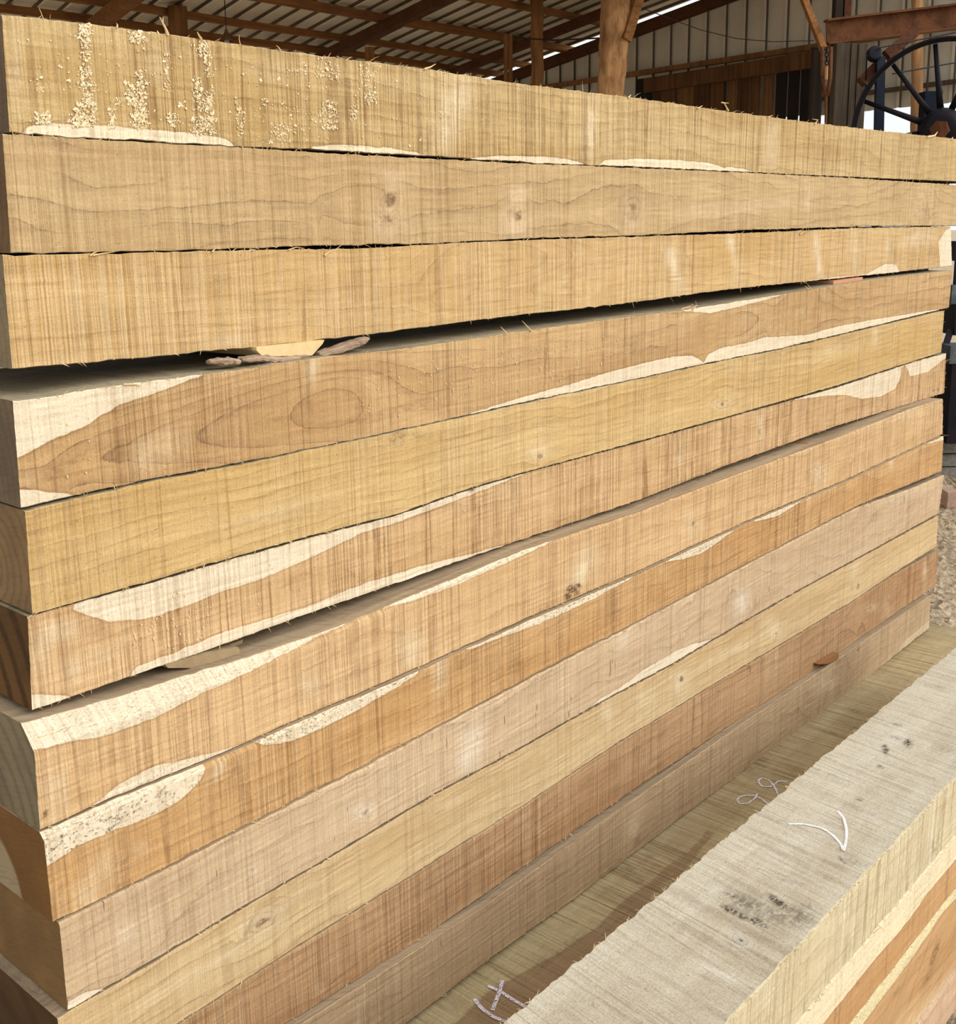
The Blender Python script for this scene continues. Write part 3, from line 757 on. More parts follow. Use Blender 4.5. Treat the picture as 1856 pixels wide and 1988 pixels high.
    for k in range(K):
        k2 = (k + 1) % K
        a = idx[:-1, k]; b = idx[1:, k]; c = idx[1:, k2]; d = idx[:-1, k2]
        faces.append(np.stack([a, b, c, d], 1))
        slot_k = 0 if (isf[k] and (isf[k2] or ist[k2])) else (1 if True else 0)
        ms.append(np.full(nu - 1, slot_k))
    F = np.concatenate(faces); MS = np.concatenate(ms)
    verts = V.reshape(-1, 3); wcs = WC.reshape(-1, 3)
    # end caps with their own vertices
    caps = []; capv = []; capw = []
    base = nP
    for e in (0, nu - 1):
        loop = V[e]; n = len(loop); cen = loop.mean(0)
        capv.append(np.vstack([loop, cen[None]])); w = np.vstack([loop, cen[None]])[:, [1, 2, 0]].copy(); w[:, 2] = seed * 2.1 + e; capw.append(w)
        for k in range(n):
            k2 = (k + 1) % n
            caps.append((base + k, base + k2, base + n) if e == 0 else (base + k2, base + k, base + n))
        base += n + 1
    verts = np.vstack([verts] + capv); wcs = np.vstack([wcs] + capw)
    me = bpy.data.meshes.new(name)
    me.from_pydata(verts.tolist(), [], F.tolist() + caps); 
    for m_ in mats: me.materials.append(m_)
    me.polygons.foreach_set('material_index', np.concatenate([MS, np.full(len(caps), 2)]).astype(np.int32))
    N = len(verts)
    for n, a in at.items():
        full = np.zeros(N, np.float32); full[:nP] = a.reshape(-1)
        if n == 'sap': full[nP:] = -.08
        if n == 'knot': full[nP:] = 9
        A = me.attributes.new(n, 'FLOAT', 'POINT'); A.data.foreach_set('value', full)
    A = me.attributes.new('wc', 'FLOAT_VECTOR', 'POINT'); A.data.foreach_set('vector', wcs.astype(np.float32).reshape(-1))
    me.update()
    bmf = bmesh.new(); bmf.from_mesh(me); bmesh.ops.recalc_face_normals(bmf, faces=bmf.faces); bmf.to_mesh(me); bmf.free()
    o = bpy.data.objects.new(name, me); COL.objects.link(o); tag(o, label, cat, group)
    if fuzz:
        e_top = np.stack([V[:, nv, 0], V[:, nv, 1], zt - ch * .4], 1)[:, :]
        e_bot = np.stack([V[:, 0, 0], V[:, 0, 1], zb + .001], 1)
        e_r = np.stack([V[-1, :nv + 1, 0], V[-1, :nv + 1, 1] + .003, V[-1, :nv + 1, 2]], 1)
        fibres(o, e_top, fuzz, seed + 50, up=1.0)
        fibres(o, e_bot, int(fuzz * .7), seed + 51, up=-.6, lo=.002, hi=.009)
        fibres(o, e_r, 14, seed + 52, lo=.003, hi=.012)
    return o, V, zt, zb
D = 1.3
def ends(yf, tl, bl, tr, br):
    f = lambda p: on_y(p[0], p[1], yf)[0]
    return (f(tl), f(bl)), (f(tr), f(br))
exec_after = []
# ------------------------------------------------------------------ the stack of twelve teak planks
PALE = (236, 216, 180); SAPC = (238, 222, 194)
GRP = 'sawn planks of the big stack'
def rt(name, b, b2): return rough_top(name, b, b2)
TOPM = rt('dusty_sawn_top', (164, 150, 122), (128, 116, 92))
TOPM2 = rt('dusty_brown_top', (176, 152, 122), (140, 118, 92))
def plank(n, colr, label, top_px, bot_px, tl, bl, tr, br, p, feats, endm, topm=TOPM, width=.30, **k):
    yf = D - p
    base, base2, line = colr
    kw = {q: k.pop(q) for q in list(k) if q in ('G_', 'saw', 'saw_sc', 'grain', 'mould', 'slant', 'fuzz', 'dash', 'darkc', 'sawlight', 'sapc', 'palec', 'horiz')}
    sapc = kw.pop('sapc', SAPC); palec = kw.pop('palec', PALE); kw['fuzz'] = kw.get('fuzz', .5)
    m = sawn_face('teak_face_%02d' % n, base, base2, line, sapc, palec, **kw)
    xl, xr = ends(yf, tl, bl, tr, br)
    return timber('plank', label, 'plank', GRP, (m, topm, endm), top_px, bot_px, yf, width, xl, xr, 10 + n, front=feats, **k)

P1T = [(3, 29), (150, 43), (301, 63), (468, 87), (620, 107), (841, 136), (1028, 165), (1240, 191), (1412, 216), (1624, 244), (1856, 270)]
P1B = [(18, 257), (134, 267), (301, 275), (458, 284), (620, 291), (841, 303.5), (1048, 317), (1240, 324), (1465, 335), (1660, 344), (1856, 352)]
PL1 = plank(1, ((212, 184, 132), (196, 164, 108), (142, 108, 66)), 'topmost yellowish timber plank with sawdust clinging to its left half',
    P1T, P1B, (3, 29), (18, 257), (1905, 276), (1905, 354), 0, dict(
    sap=[[(45, 256), (62, 243), (100, 239), (185, 243), (300, 252), (400, 262), (440, 270), (455, 283), (455, 310), (40, 310)],
         [(597, 310), (597, 293), (610, 284), (650, 280), (700, 283), (760, 288), (810, 297), (838, 306), (838, 320)],
         [(905, 330), (905, 309), (960, 303), (1020, 303), (1080, 306), (1120, 313), (1145, 322), (1145, 335)],
         [(1158, 340), (1160, 322), (1175, 311), (1240, 308), (1320, 311), (1380, 317), (1395, 322), (1405, 327), (1412, 324), (1440, 327), (1468, 336), (1468, 350)]],
    pale=[(885, 190, 30, 55, 12, .9), (862, 255, 26, 40, 5, .8), (1146, 250, 11, 60, 2, .9), (1500, 280, 13, 50, 4, .8), (300, 130, 25, 30, 0, .4), (540, 140, 60, 20, 5, .3), (30, 150, 14, 90, 0, .4)],
    dark=[(945, 200, 20, 60, 0, .22), (830, 280, 14, 40, 20, .25), (1520, 250, 3, 70, 2, .35), (345, 92, 34, 24, 5, .25), (1130, 300, 12, 25, 0, .22), (1785, 300, 60, 40, 5, .15), (130, 70, 40, 18, 0, .15)],
    knot=[]), end_grain('end_1', (128, 106, 84), (90, 70, 54), 1.48, 1.75), G_=42., saw=.75, saw_sc=.75, grain=.5, sapc=(246, 230, 200), sawlight=.2)
P2T = [(5, 259), (134, 268), (301, 277), (458, 286), (620, 296), (841, 308.6), (1048, 319), (1240, 326), (1465, 336), (1660, 346), (1856, 359)]
P2B = [(21, 492), (234, 489), (401, 484), (620, 477), (807, 474), (1048, 462), (1240, 457), (1447, 447), (1695, 439), (1856, 438)]
PL2 = plank(2, ((207, 178, 130), (193, 161, 114), (134, 108, 76)), 'pinkish brown plank with three knots, second from the top',
    P2T, P2B, (5, 259), (21, 492), (1905, 361), (1905, 437), 0, dict(
    arch=[(610, 398, 760, 398, .05)], knot=[(757, 395, 20, 26, 15, -.05), (998, 418, 17, 21, 10, -.05), (1228, 405, 20, 30, 8), (1787, 397, 16, 30, 0, .35), (635, 395, 12, 9, 0, .6)],
    pale=[(757, 437, 30, 28, 0, 1.2), (770, 350, 22, 22, 0, .7), (1003, 440, 30, 24, 0, 1.2), (1010, 375, 16, 20, 0, .7), (1003, 385, 30, 22, 0, .5), (1230, 435, 22, 18, 0, .6), (1568, 380, 9, 45, 3, .8), (1440, 400, 130, 14, -3, .55), (1100, 415, 120, 10, -2, .4), (1370, 420, 100, 10, -5, .4), (760, 335, 40, 12, 0, .5)],
    dark=[(120, 277, 26, 12, 0, .4), (757, 385, 10, 12, 20, .9), (748, 423, 12, 5, 30, .75), (762, 428, 5, 8, -20, .5), (1006, 420, 6, 9, 0, .8), (994, 410, 6, 8, 0, .3), (1232, 415, 7, 14, 0, .5), (1228, 385, 8, 14, 0, .2), (1310, 335, 90, 12, 3, .22), (130, 310, 20, 14, 20, .15), (430, 425, 20, 14, 0, .14)]),
    end_grain('end_2', (122, 96, 66), (84, 62, 42), 1.5, 1.65), G_=34., saw=.45, grain=.75, sawlight=.35, palec=(226, 198, 160), fuzz=.4)
P3T = [(5, 495.5), (194, 493.6), (427, 486), (600, 485), (720, 482), (893, 471), (1240, 459), (1447, 453), (1660, 443), (1838, 440)]
P3B = [(24, 716.6), (271, 695), (496, 674), (720, 649), (928, 621), (1200, 591), (1412, 562), (1695, 533.5), (1848, 516)]
PL3 = plank(3, ((216, 182, 128), (202, 164, 106), (152, 112, 70)), 'golden plank with pale slanting streaks, third from the top',
    P3T, P3B, (5, 495.5), (24, 716.6), (1846, 440), (1848, 516), 0, dict(
    sap=[[(1822, 470), (1836, 446), (1870, 430), (1870, 530), (1826, 530)], [(1535, 555), (1560, 546), (1620, 538), (1680, 533), (1720, 512), (1740, 514), (1752, 540), (1600, 565)]],
    pale=[(1303, 503, 10, 28, -8, 1.), (1318, 550, 11, 36, -20, 1.), (1418, 470, 8, 22, -8, .8), (1428, 520, 7, 40, -6, .5), (1586, 478, 7, 30, -4, 1.), (1591, 525, 7, 26, -6, .9), (1660, 490, 7, 40, -4, .6), (1725, 478, 5, 30, 0, .6), (1785, 464, 30, 16, -12, .9), (1688, 535, 26, 8, -8, .8), (440, 660, 30, 14, -6, .6)],
    arch=[(1170, 492, 760, 520, .05)], dark=[(170, 650, 26, 20, 0, .22), (140, 530, 18, 16, 0, .16), (420, 540, 30, 30, 0, .18), (1335, 500, 5, 30, -20, .3), (1285, 500, 5, 26, 20, .3), (40, 655, 16, 4, 0, .5), (1735, 490, 8, 22, -20, .3), (1810, 490, 10, 12, 0, .3), (620, 580, 120, 60, 0, .10)]),
    end_grain('end_3', (150, 132, 104), (110, 94, 72), 1.5, 1.45), G_=46., saw=.55, grain=.45, sawlight=.4, fuzz=.55)
P4T = [(25, 780), (233, 747.6), (396, 728), (504, 712.7), (634, 693), (720, 685), (824, 672), (1000, 646), (1200, 618), (1341, 600), (1518, 572), (1695, 543), (1849, 525)]
P4B = [(41, 987), (271, 934), (504, 891), (720, 846.6), (910, 805), (1083, 767), (1240, 734.5), (1366, 706.5), (1518, 676), (1676, 638), (1842, 597)]
PL4 = plank(4, ((209, 174, 124), (193, 154, 104), (132, 96, 66)), 'plank with a white sapwood wedge at its upper left corner, fourth from the top',
    P4T, P4B, (25, 780), (41, 987), (1849, 525), (1842, 597), .030, dict(
    sap=[[(0, 700), (420, 690), (394, 728), (330, 753), (233, 786), (175, 821), (97, 856), (35, 888), (0, 905)],
         [(20, 951), (41, 949), (97, 955), (147, 961), (165, 970), (100, 1010), (20, 1010)],
         [(890, 830), (907, 805), (1014, 771), (1117, 743), (1200, 717), (1306, 692), (1341, 690), (1356, 696), (1366, 706), (1369, 700), (1373, 689), (1398, 676), (1447, 666), (1483, 655), (1553, 651), (1568, 650), (1621, 635), (1701, 619.5), (1777, 607), (1814, 601), (1835, 599), (1835, 630), (1400, 740)],
         [(1325, 590), (1327, 604), (1377, 608), (1419, 599), (1465, 588), (1515, 574), (1515, 560)]],
    pale=[(608, 715, 14, 34, 8, .9), (285, 885, 26, 34, 35, .6), (330, 860, 30, 40, 30, .35), (60, 930, 24, 14, 0, .25)],
    dark=[(105, 912, 26, 14, -25, .35), (150, 890, 50, 7, -32, .3), (250, 850, 90, 8, -22, .22), (470, 790, 60, 14, -14, .3), (540, 815, 40, 10, -5, .25), (760, 800, 150, 9, -13, .25), (700, 720, 80, 8, -8, .22), (960, 700, 90, 8, -9, .2), (1230, 665, 24, 20, 0, .3), (1365, 655, 10, 40, 4, .2), (1600, 590, 120, 14, -12, .12)],
    knot=[(1555, 605, 26, 14, -20, .8)], arch=[(70, 918, 820, 752, .045), (1500, 612, 1330, 655, .05)]),
    end_grain('end_4', (126, 108, 86), (92, 76, 58), 1.5, 1.3), G_=40., saw=.6, grain=.75, sawlight=.22, fuzz=.55)
P5T = [(49, 992), (271, 940), (504, 896), (600, 873), (720, 850), (910, 808), (1083, 770), (1240, 737), (1366, 709), (1518, 679), (1676, 641), (1833, 603)]
P5B = [(63, 1193), (200, 1154), (401, 1097), (600, 1041), (772, 998), (910, 949), (1048, 908.6), (1240, 857), (1412, 809), (1624, 749), (1827, 684)]
PL5 = plank(5, ((216, 184, 128), (202, 166, 106), (150, 114, 70)), 'golden yellow plank with long wavy grain lines, fifth from the top',
    P5T, P5B, (49, 992), (63, 1193), (1833, 603), (1827, 684), .036, dict(
    knot=[(1046, 882, 12, 10, 0), (1402, 785, 18, 11, -10)],
    pale=[(1050, 875, 26, 18, 0, .5), (1700, 650, 7, 26, 0, .6), (1610, 680, 40, 12, -14, .35), (520, 1000, 120, 14, -14, .25)],
    dark=[(770, 850, 12, 22, 5, .45), (790, 842, 30, 8, 0, .25), (1049, 886, 4, 7, 0, .8), (500, 1010, 220, 5, -15, .2), (420, 1050, 260, 4, -15, .22), (350, 1110, 250, 4, -16, .2), (800, 850, 90, 5, -4, .25), (1000, 830, 160, 5, -8, .2), (1500, 690, 90, 8, -14, .2), (1650, 660, 40, 10, -10, .2)]),
    end_grain('end_5', (150, 122, 86), (96, 70, 44), 1.36, 1.2, 60., .35), G_=58., saw=.42, grain=.62, sawlight=.25)
P6T = [(52, 1199), (200, 1158), (401, 1101), (600, 1045), (772, 1001), (910, 952), (1048, 911), (1240, 860), (1412, 812), (1624, 753), (1780, 701), (1837, 686)]
P6B = [(62, 1378), (234, 1321), (434, 1252), (620, 1184), (772, 1132), (910, 1083), (1240, 971), (1412, 903), (1624, 827), (1834, 763)]
PL6 = plank(6, ((217, 181, 134), (203, 164, 114), (150, 108, 70)), 'ribbed plank with long white sapwood tongues along its top edge, sixth from the top',
    P6T, P6B, (54, 1199), (62, 1378), (1837, 686), (1833, 766), .034, dict(
    sap=[[(140, 1184), (214, 1207), (287, 1201), (367, 1174), (434, 1147), (501, 1127), (600, 1084), (703, 1034.5), (772, 1014), (841, 988), (945, 949), (1014, 921), (1093, 899), (1093, 870), (600, 1020), (150, 1150)],
         [(1270, 840), (1272, 848), (1335, 834), (1340, 815)], [(1387, 805), (1387, 818), (1440, 803), (1440, 790)],
         [(1530, 765), (1543, 776), (1606, 768), (1642, 767), (1673, 774), (1709, 770), (1737, 756), (1748, 735), (1751, 714), (1758, 708), (1767, 731), (1801, 722.5), (1835, 696), (1850, 660), (1530, 740)],
         [(250, 1330), (257, 1304), (267, 1294), (334, 1269), (434, 1227), (600, 1176), (703, 1134), (807, 1102), (910, 1076), (985, 1056), (985, 1085), (250, 1360)],
         [(40, 1350), (62, 1349), (100, 1348), (138, 1353), (118, 1380), (40, 1400)]],
    pale=[(110, 1225, 45, 24, -10, .8), (80, 1270, 20, 50, 0, .6), (140, 1300, 26, 30, 0, .5), (200, 1275, 40, 22, 0, .3), (1475, 830, 7, 26, 0, .9), (1318, 880, 8, 30, 0, .6), (240, 1320, 30, 12, -20, .4)],
    dark=[(1538, 776, 4, 4, 0, 1.), (916, 950, 6, 4, -15, .9), (850, 980, 50, 6, -20, .25), (95, 1195, 8, 6, 0, .2), (200, 1230, 40, 18, 15, .22), (260, 1290, 8, 26, 0, .2), (1822, 757, 3, 4, 0, .9), (1813, 758, 3, 3, 0, .8), (1320, 882, 6, 4, 0, .4), (1474, 838, 3, 6, 0, .6)],
    knot=[]),
    end_grain('end_6', (112, 80, 44), (54, 34, 16), 1.50, .98, 26., .75, (.17, (104, 70, 34))), G_=30., saw=.8, grain=.35, sawlight=.25, saw_sc=.7)
wane7 = lambda u: .020 * np.clip(1 - u / .16, 0, 1) ** .8 + .0035 * np.clip(1 - u / .5, 0, 1)
P7T = [(66, 1418), (200, 1376), (301, 1345), (377, 1318), (478, 1287), (620, 1234), (772, 1171), (1014, 1071), (1240, 995), (1412, 929), (1624, 851.5), (1831, 769)]
P7B = [(73.5, 1615.5), (234, 1544), (401, 1477), (600, 1389), (821, 1293), (1014, 1205), (1240, 1109), (1454, 1010.6), (1624, 940), (1831, 843)]
PL7 = plank(7, ((220, 184, 136), (208, 169, 119), (156, 112, 74)), 'orange plank with a dark hole knot, below the wide gap, seventh from the top',
    P7T, P7B, (66, 1440), (78, 1613), (1831, 769), (1830, 843), .075, dict(
    sap=[[(30, 1466), (67, 1457), (134, 1440), (200, 1430), (301, 1393), (381, 1352), (480, 1306), (600, 1248), (727.6, 1187), (807, 1165), (876, 1140), (1014, 1079), (1100, 1040), (1100, 900), (600, 1050), (30, 1200)],
         [(150, 1610), (177, 1567), (234, 1520), (301, 1487), (401, 1465), (494, 1437), (494, 1470), (234, 1570)]],
    pale=[(110, 1540, 24, 60, 0, .6), (800, 1265, 22, 34, 10, .8), (1135, 1095, 18, 34, 12, 1.), (1120, 1125, 12, 18, 20, .6), (1590, 925, 14, 22, 0, .5), (605, 1330, 20, 20, 0, .5), (1340, 1020, 12, 30, 0, .5), (1750, 800, 50, 20, -10, .3)],
    dark=[(1105, 1150, 7, 16, 20, 1.2), (1121, 1138, 9, 5, -15, 1.2), (1117, 1150, 8, 6, 0, .8), (88, 1578, 9, 2.0, -30, 1.), (84, 1582, 6, 1.5, 20, 1.), (91, 1573, 2, 7, 15, .9), (1346, 1015, 2.5, 9, 0, .8), (400, 1400, 10, 60, 0, .10), (700, 1300, 14, 50, 0, .1)],
    knot=[(602, 1345, 8, 7, 0), (1587, 910, 13, 11, 0), (1600, 925, 9, 9, 0)]),
    end_grain('end_7', (140, 126, 100), (84, 66, 46), 1.42, .86, 40., .35), TOPM2, G_=26., saw=.6, grain=.35, mould=.5, wane=wane7, sawlight=.25, saw_sc=.6, chamfer=.0022)
wane8 = lambda u: .007 * np.clip(1 - u / .2, 0, 1)
P8T = [(82, 1617), (234, 1549), (401, 1480), (600, 1393), (821, 1296), (1014, 1208), (1240, 1112), (1454, 1013.6), (1624, 943), (1832, 845)]
P8B = [(102, 1791), (267, 1711), (434, 1624), (620, 1528.7), (679, 1500), (876, 1395), (1048, 1303), (1240, 1205), (1447, 1095), (1660, 984), (1828, 915)]
PL8 = plank(8, ((212, 172, 120), (197, 152, 98), (148, 103, 60)), 'deep orange plank with speckled pale sapwood patches on its top edge, eighth from the top',
    P8T, P8B, (86, 1640), (102, 1791), (1832, 845), (1828, 915), .085, dict(
    sap=[[(50, 1690), (92, 1681), (150, 1641), (234, 1607), (301, 1582), (351, 1554), (384, 1520), (399, 1497), (403, 1440), (60, 1480)],
         [(480, 1420), (491, 1441), (521, 1447), (568, 1438), (620, 1417), (703, 1374), (772, 1333), (807, 1312), (828, 1285), (828, 1200), (480, 1330)],
         [(890, 1200), (903, 1262), (921, 1258), (962, 1241), (1048, 1211), (1152, 1163), (1231, 1120), (1231, 1040)],
         [(1285, 1040), (1288, 1092), (1317, 1087), (1359, 1076), (1398, 1050), (1425, 1030), (1425, 980)],
         [(1465, 960), (1465, 1012), (1507, 1003), (1539, 984), (1566, 966), (1566, 930)], [(1795, 800), (1800, 862), (1845, 850), (1840, 800)]],
    pale=[(195, 1695, 22, 44, 35, .7), (170, 1745, 26, 24, 0, .4), (855, 1310, 13, 40, 4, .9), (422, 1497, 11, 24, 25, .8), (275, 1645, 14, 16, 0, .4), (1731, 890, 5, 18, 3, 1.), (1570, 965, 6, 14, 0, .6), (1290, 1110, 8, 16, 0, .4)],
    dark=[(240, 1670, 22, 40, 10, .3), (235, 1720, 20, 12, -20, .4), (450, 1500, 14, 34, 0, .3), (900, 1290, 16, 30, 0, .25), (1005, 1290, 12, 24, 0, .3), (1190, 1190, 14, 30, 0, .25), (1730, 877, 6, 4, 0, .4), (1550, 1015, 5, 14, -30, .15)],
    knot=[]),
    end_grain('end_8', (140, 100, 54), (112, 78, 42), 1.37, .79, 22., .2, (.103, (166, 150, 120))), TOPM2, G_=30., saw=.62, grain=.5, mould=.95, wane=wane8, sawlight=.2)
P9T = [(113, 1794), (267, 1716), (434, 1628), (620, 1533), (876, 1399), (1048, 1306), (1240, 1208), (1447, 1098), (1660, 988), (1780, 945), (1833, 922)]
P9B = [(132, 1964), (300, 1864), (467, 1764), (620, 1675.6), (841, 1543), (1014, 1450), (1200, 1345), (1320, 1281), (1384, 1242), (1543, 1150), (1666, 1083), (1822, 997)]
PL9 = plank(9, ((212, 184, 148), (200, 170, 133), (152, 122, 95)), 'pinkish beige plank with a pale oval knot and white sapwood sliver, ninth from top',
    P9T, P9B, (116, 1800), (132, 1964), (1833, 922), (1822, 997), .092, dict(
    sap=[[(1138, 1380), (1165, 1357), (1200, 1338), (1250, 1300), (1310, 1265), (1345, 1250), (1384, 1241), (1390, 1255), (1320, 1310), (1150, 1400)],
         [(120, 1948), (133, 1944), (170, 1926), (207, 1917), (180, 1950), (120, 1990)]],
    knot=[(708, 1577, 24, 17, -15), (490, 1690, 14, 18, 20, .5), (240, 1815, 34, 22, 10, .7), (1440, 1168, 22, 28, 0, .6)],
    pale=[(1440, 1172, 16, 26, 10, 1.), (918, 1440, 22, 46, 14, .9), (905, 1480, 20, 24, 10, .7), (705, 1572, 22, 14, 0, .7), (1210, 1235, 18, 34, 10, .5), (240, 1810, 30, 26, 0, .3), (1760, 960, 50, 16, -20, .3)],
    dark=[(712, 1577, 3, 3, 0, .8), (960, 1410, 8, 24, 15, .15), (420, 1720, 30, 14, -30, .15), (1700, 1000, 14, 5, -20, .2)]),
    end_grain('end_9', (140, 108, 68), (120, 90, 54), 1.38, .60, 24., .2), TOPM2, G_=24., saw=.35, grain=.5, dash=.8, sawlight=.25, fuzz=.4, chamfer=.002, palec=(230, 212, 186))
P10T = [(112, 1978), (300, 1868), (467, 1767), (620, 1678.6), (841, 1546), (1014, 1453), (1200, 1348), (1320, 1284), (1384, 1245), (1543, 1153), (1666, 1086), (1821, 1001)]
P10B = [(344, 1988), (600, 1822), (793, 1703), (1014, 1564), (1200, 1441.6), (1447, 1291), (1655, 1167), (1749, 1104), (1818, 1061)]
PL10 = plank(10, ((216, 188, 142), (204, 172, 124), (160, 124, 84)), 'yellow beige plank with a large oval knot near its left end, tenth from top',
    P10T, P10B, (112, 1978), (126, 2130), (1821, 1001), (1818, 1061), .092, dict(
    knot=[(508, 1790, 42, 20, -30), (1320, 1318, 9, 9, 0), (1507, 1230, 9, 9, 0), (480, 1960, 10, 5, -20)],
    pale=[(560, 1750, 120, 9, -30, .5), (1180, 1380, 12, 30, 0, .7), (1320, 1330, 18, 22, 0, .6), (1430, 1260, 70, 8, -28, .6), (1500, 1215, 20, 20, 0, .5), (1250, 1360, 20, 30, 10, .4), (450, 1850, 120, 10, -30, .5), (860, 1570, 60, 14, -26, .4), (1660, 1110, 10, 24, 0, .5), (300, 1940, 100, 10, -30, .4)],
    dark=[(516, 1786, 6, 6, 0, .7), (500, 1795, 26, 12, -30, .25), (1322, 1318, 3, 5, 0, 1.2), (855, 1576, 22, 5, -22, .3), (1666, 1138, 3, 6, 0, .8), (1655, 1140, 4, 10, 0, .3)]),
    end_grain('end_10', (92, 66, 38), (58, 38, 20), 1.4, .5, 20., .4), TOPM2, G_=40., saw=.28, grain=.6, sawlight=.2)
P11T = [(112, 2130), (344, 1992), (600, 1826), (793, 1706), (1014, 1567), (1200, 1444.6), (1447, 1294), (1655, 1170), (1749, 1108), (1822, 1068)]
P11B = [(344, 2110), (600, 1960), (807, 1829), (1014, 1684.5), (1240, 1526), (1412, 1411.6), (1589, 1295), (1735, 1193), (1817, 1136)]
PL11 = plank(11, ((192, 155, 114), (175, 134, 92), (128, 88, 58)), 'reddish brown finely ribbed plank, second from the bottom of the stack',
    P11T, P11B, (114, 2130), (136, 2290), (1822, 1068), (1817, 1136), .095, dict(
    knot=[(1690, 1180, 26, 18, -20, .7), (620, 1920, 8, 14, 0, .1)],
    pale=[(1795, 1110, 5, 24, 0, .6), (1500, 1265, 12, 50, 0, .3), (1720, 1180, 8, 26, 0, .3)],
    dark=[(1455, 1298, 1.6, 9, -8, .9), (1448, 1291, 8, 2, 15, .7), (1200, 1480, 160, 6, -32, .3), (900, 1680, 180, 6, -32, .25), (1600, 1230, 80, 5, -32, .3), (640, 1900, 24, 6, -20, .3), (1700, 1130, 14, 20, 0, .2)]),
    end_grain('end_11', (92, 66, 38), (58, 38, 20), 1.4, .5, 20., .4), TOPM2, G_=46., saw=.6, grain=.65, sawlight=.2, saw_sc=1.0)
P12T = [(300, 2170), (600, 1976), (803, 1846), (945, 1757), (1169, 1595), (1271, 1525), (1447, 1401), (1624, 1281), (1801, 1160)]
P12B = [(500, 2185), (788, 1988), (962, 1853), (1117, 1743), (1240, 1650), (1306, 1599), (1483, 1468), (1660, 1334), (1804, 1219)]
PL12 = plank(12, ((198, 171, 136), (183, 156, 122), (142, 114, 86)), 'greyish brown plank at the bottom of the stack, its right end weathered pale',
    P12T, P12B, (118, 2290), (140, 2450), (1806, 1158), (1804, 1219), .112, dict(
    sap=[[(1738, 1275), (1755, 1245), (1778, 1225), (1806, 1203), (1812, 1230), (1740, 1290)]],
    knot=[(1230, 1610, 20, 40, 20, .7), (1610, 1330, 30, 24, -20, .7)],
    pale=[(1230, 1600, 16, 50, 15, .4), (1600, 1320, 34, 26, -25, .35), (1500, 1420, 40, 14, -35, .25), (700, 1960, 8, 60, 10, .3)],
    dark=[(1666, 1262, 2.5, 2.5, 0, .8), (1740, 1270, 4, 26, 30, .25), (950, 1760, 30, 4, -30, .4), (1120, 1625, 14, 6, -40, .5), (1420, 1440, 160, 5, -34, .2)]),
    end_grain('end_12', (92, 66, 38), (58, 38, 20), 1.4, .5, 20., .4), TOPM2, G_=24., saw=.4, grain=.4, sapc=(206, 184, 150), mould=.6, sawlight=.2, dash=.3)

# wide low slab under the stack: its dusty top runs out toward the near stack
SLZ = float(np.median(poly_to(P12B, 'y', D - .112)[2:, 2])) - .003
f_x = lambda px, py: on_z(px, py, SLZ)[0]
mslab = sawn_face('slab_top', (190, 172, 132), (170, 150, 112), (128, 106, 74), (150, 124, 92), (208, 194, 158), G_=46., saw=.75, grain=.2, slant=-.10, saw_sc=.7, horiz=0., fuzz=.75, darkc=(74, 56, 36), sawlight=.25)
slab_feats = dict(
    sap=[[(800, 2030), (882, 1988), (950, 1925), (1030, 1880), (1085, 1850), (1160, 1800), (1200, 1760), (1240, 1728), (1270, 1707), (1300, 1680), (1340, 1652), (1375, 1614), (1385, 1618), (1362, 1645), (1320, 1700), (1285, 1712), (1250, 1760), (1200, 1850), (1150, 1960), (1000, 2080)]],
    pale=[(1290, 1620, 60, 20, -35, .4), (1600, 1400, 60, 16, -35, .3), (1700, 1330, 60, 12, -35, .3)],
    dark=[(1375, 1618, 12, 6, -40, .3), (1262, 1663, 9, 5, 30, .6), (1062, 1860, 40, 7, -35, .45), (1110, 1825, 50, 5, -35, .4), (1660, 1380, 16, 4, 20, .5), (1660, 1415, 16, 5, 20, .5), (1560, 1440, 20, 6, 5, .35), (1640, 1320, 14, 3, 0, .5), (1225, 1690, 20, 4, 30, .5), (1240, 1720, 24, 3, 35, .5), (860, 1955, 6, 4, 0, .6), (885, 1963, 8, 4, 30, .5), (1800, 1238, 30, 5, 10, .2)])
sx0, sx1 = .45, f_x(1815, 1226)
topl = [(a, b) for a, b in ((1, 1), (2, 2))]
def straight(x0, x1, z, yf):
    """outline in photo pixels of a level edge at depth yf (projected back from metres)"""
    out_ = []
    for x in np.linspace(x0, x1, 9):
        w = np.array([x, yf, z - EYE]); c = ROT.T @ w; out_.append((c[0] / c[2] * FOC + W_PX / 2, c[1] / c[2] * FOC + H_PX / 2))
    return out_
ENDP = end_grain('end_plain', (176, 148, 108), (130, 100, 66), 1.2, .2, 40., .3)
SLAB = timber('slab', 'wide dusty slab with lilac chalk marks, lying under the stack beside the near timbers', 'slab', None,
    (mslab, mslab, ENDP), straight(sx0, sx1, SLZ, .92), None, .92, .60, (sx0, sx0), (sx1 + .07, sx1 + .07), 31, top=slab_feats, top_z=SLZ, nu=420, nv=6, nt=44,
    thick=.11, clamp=False, fuzz=0, skew_l=0, edge_amp=.0006, chamfer=.003)

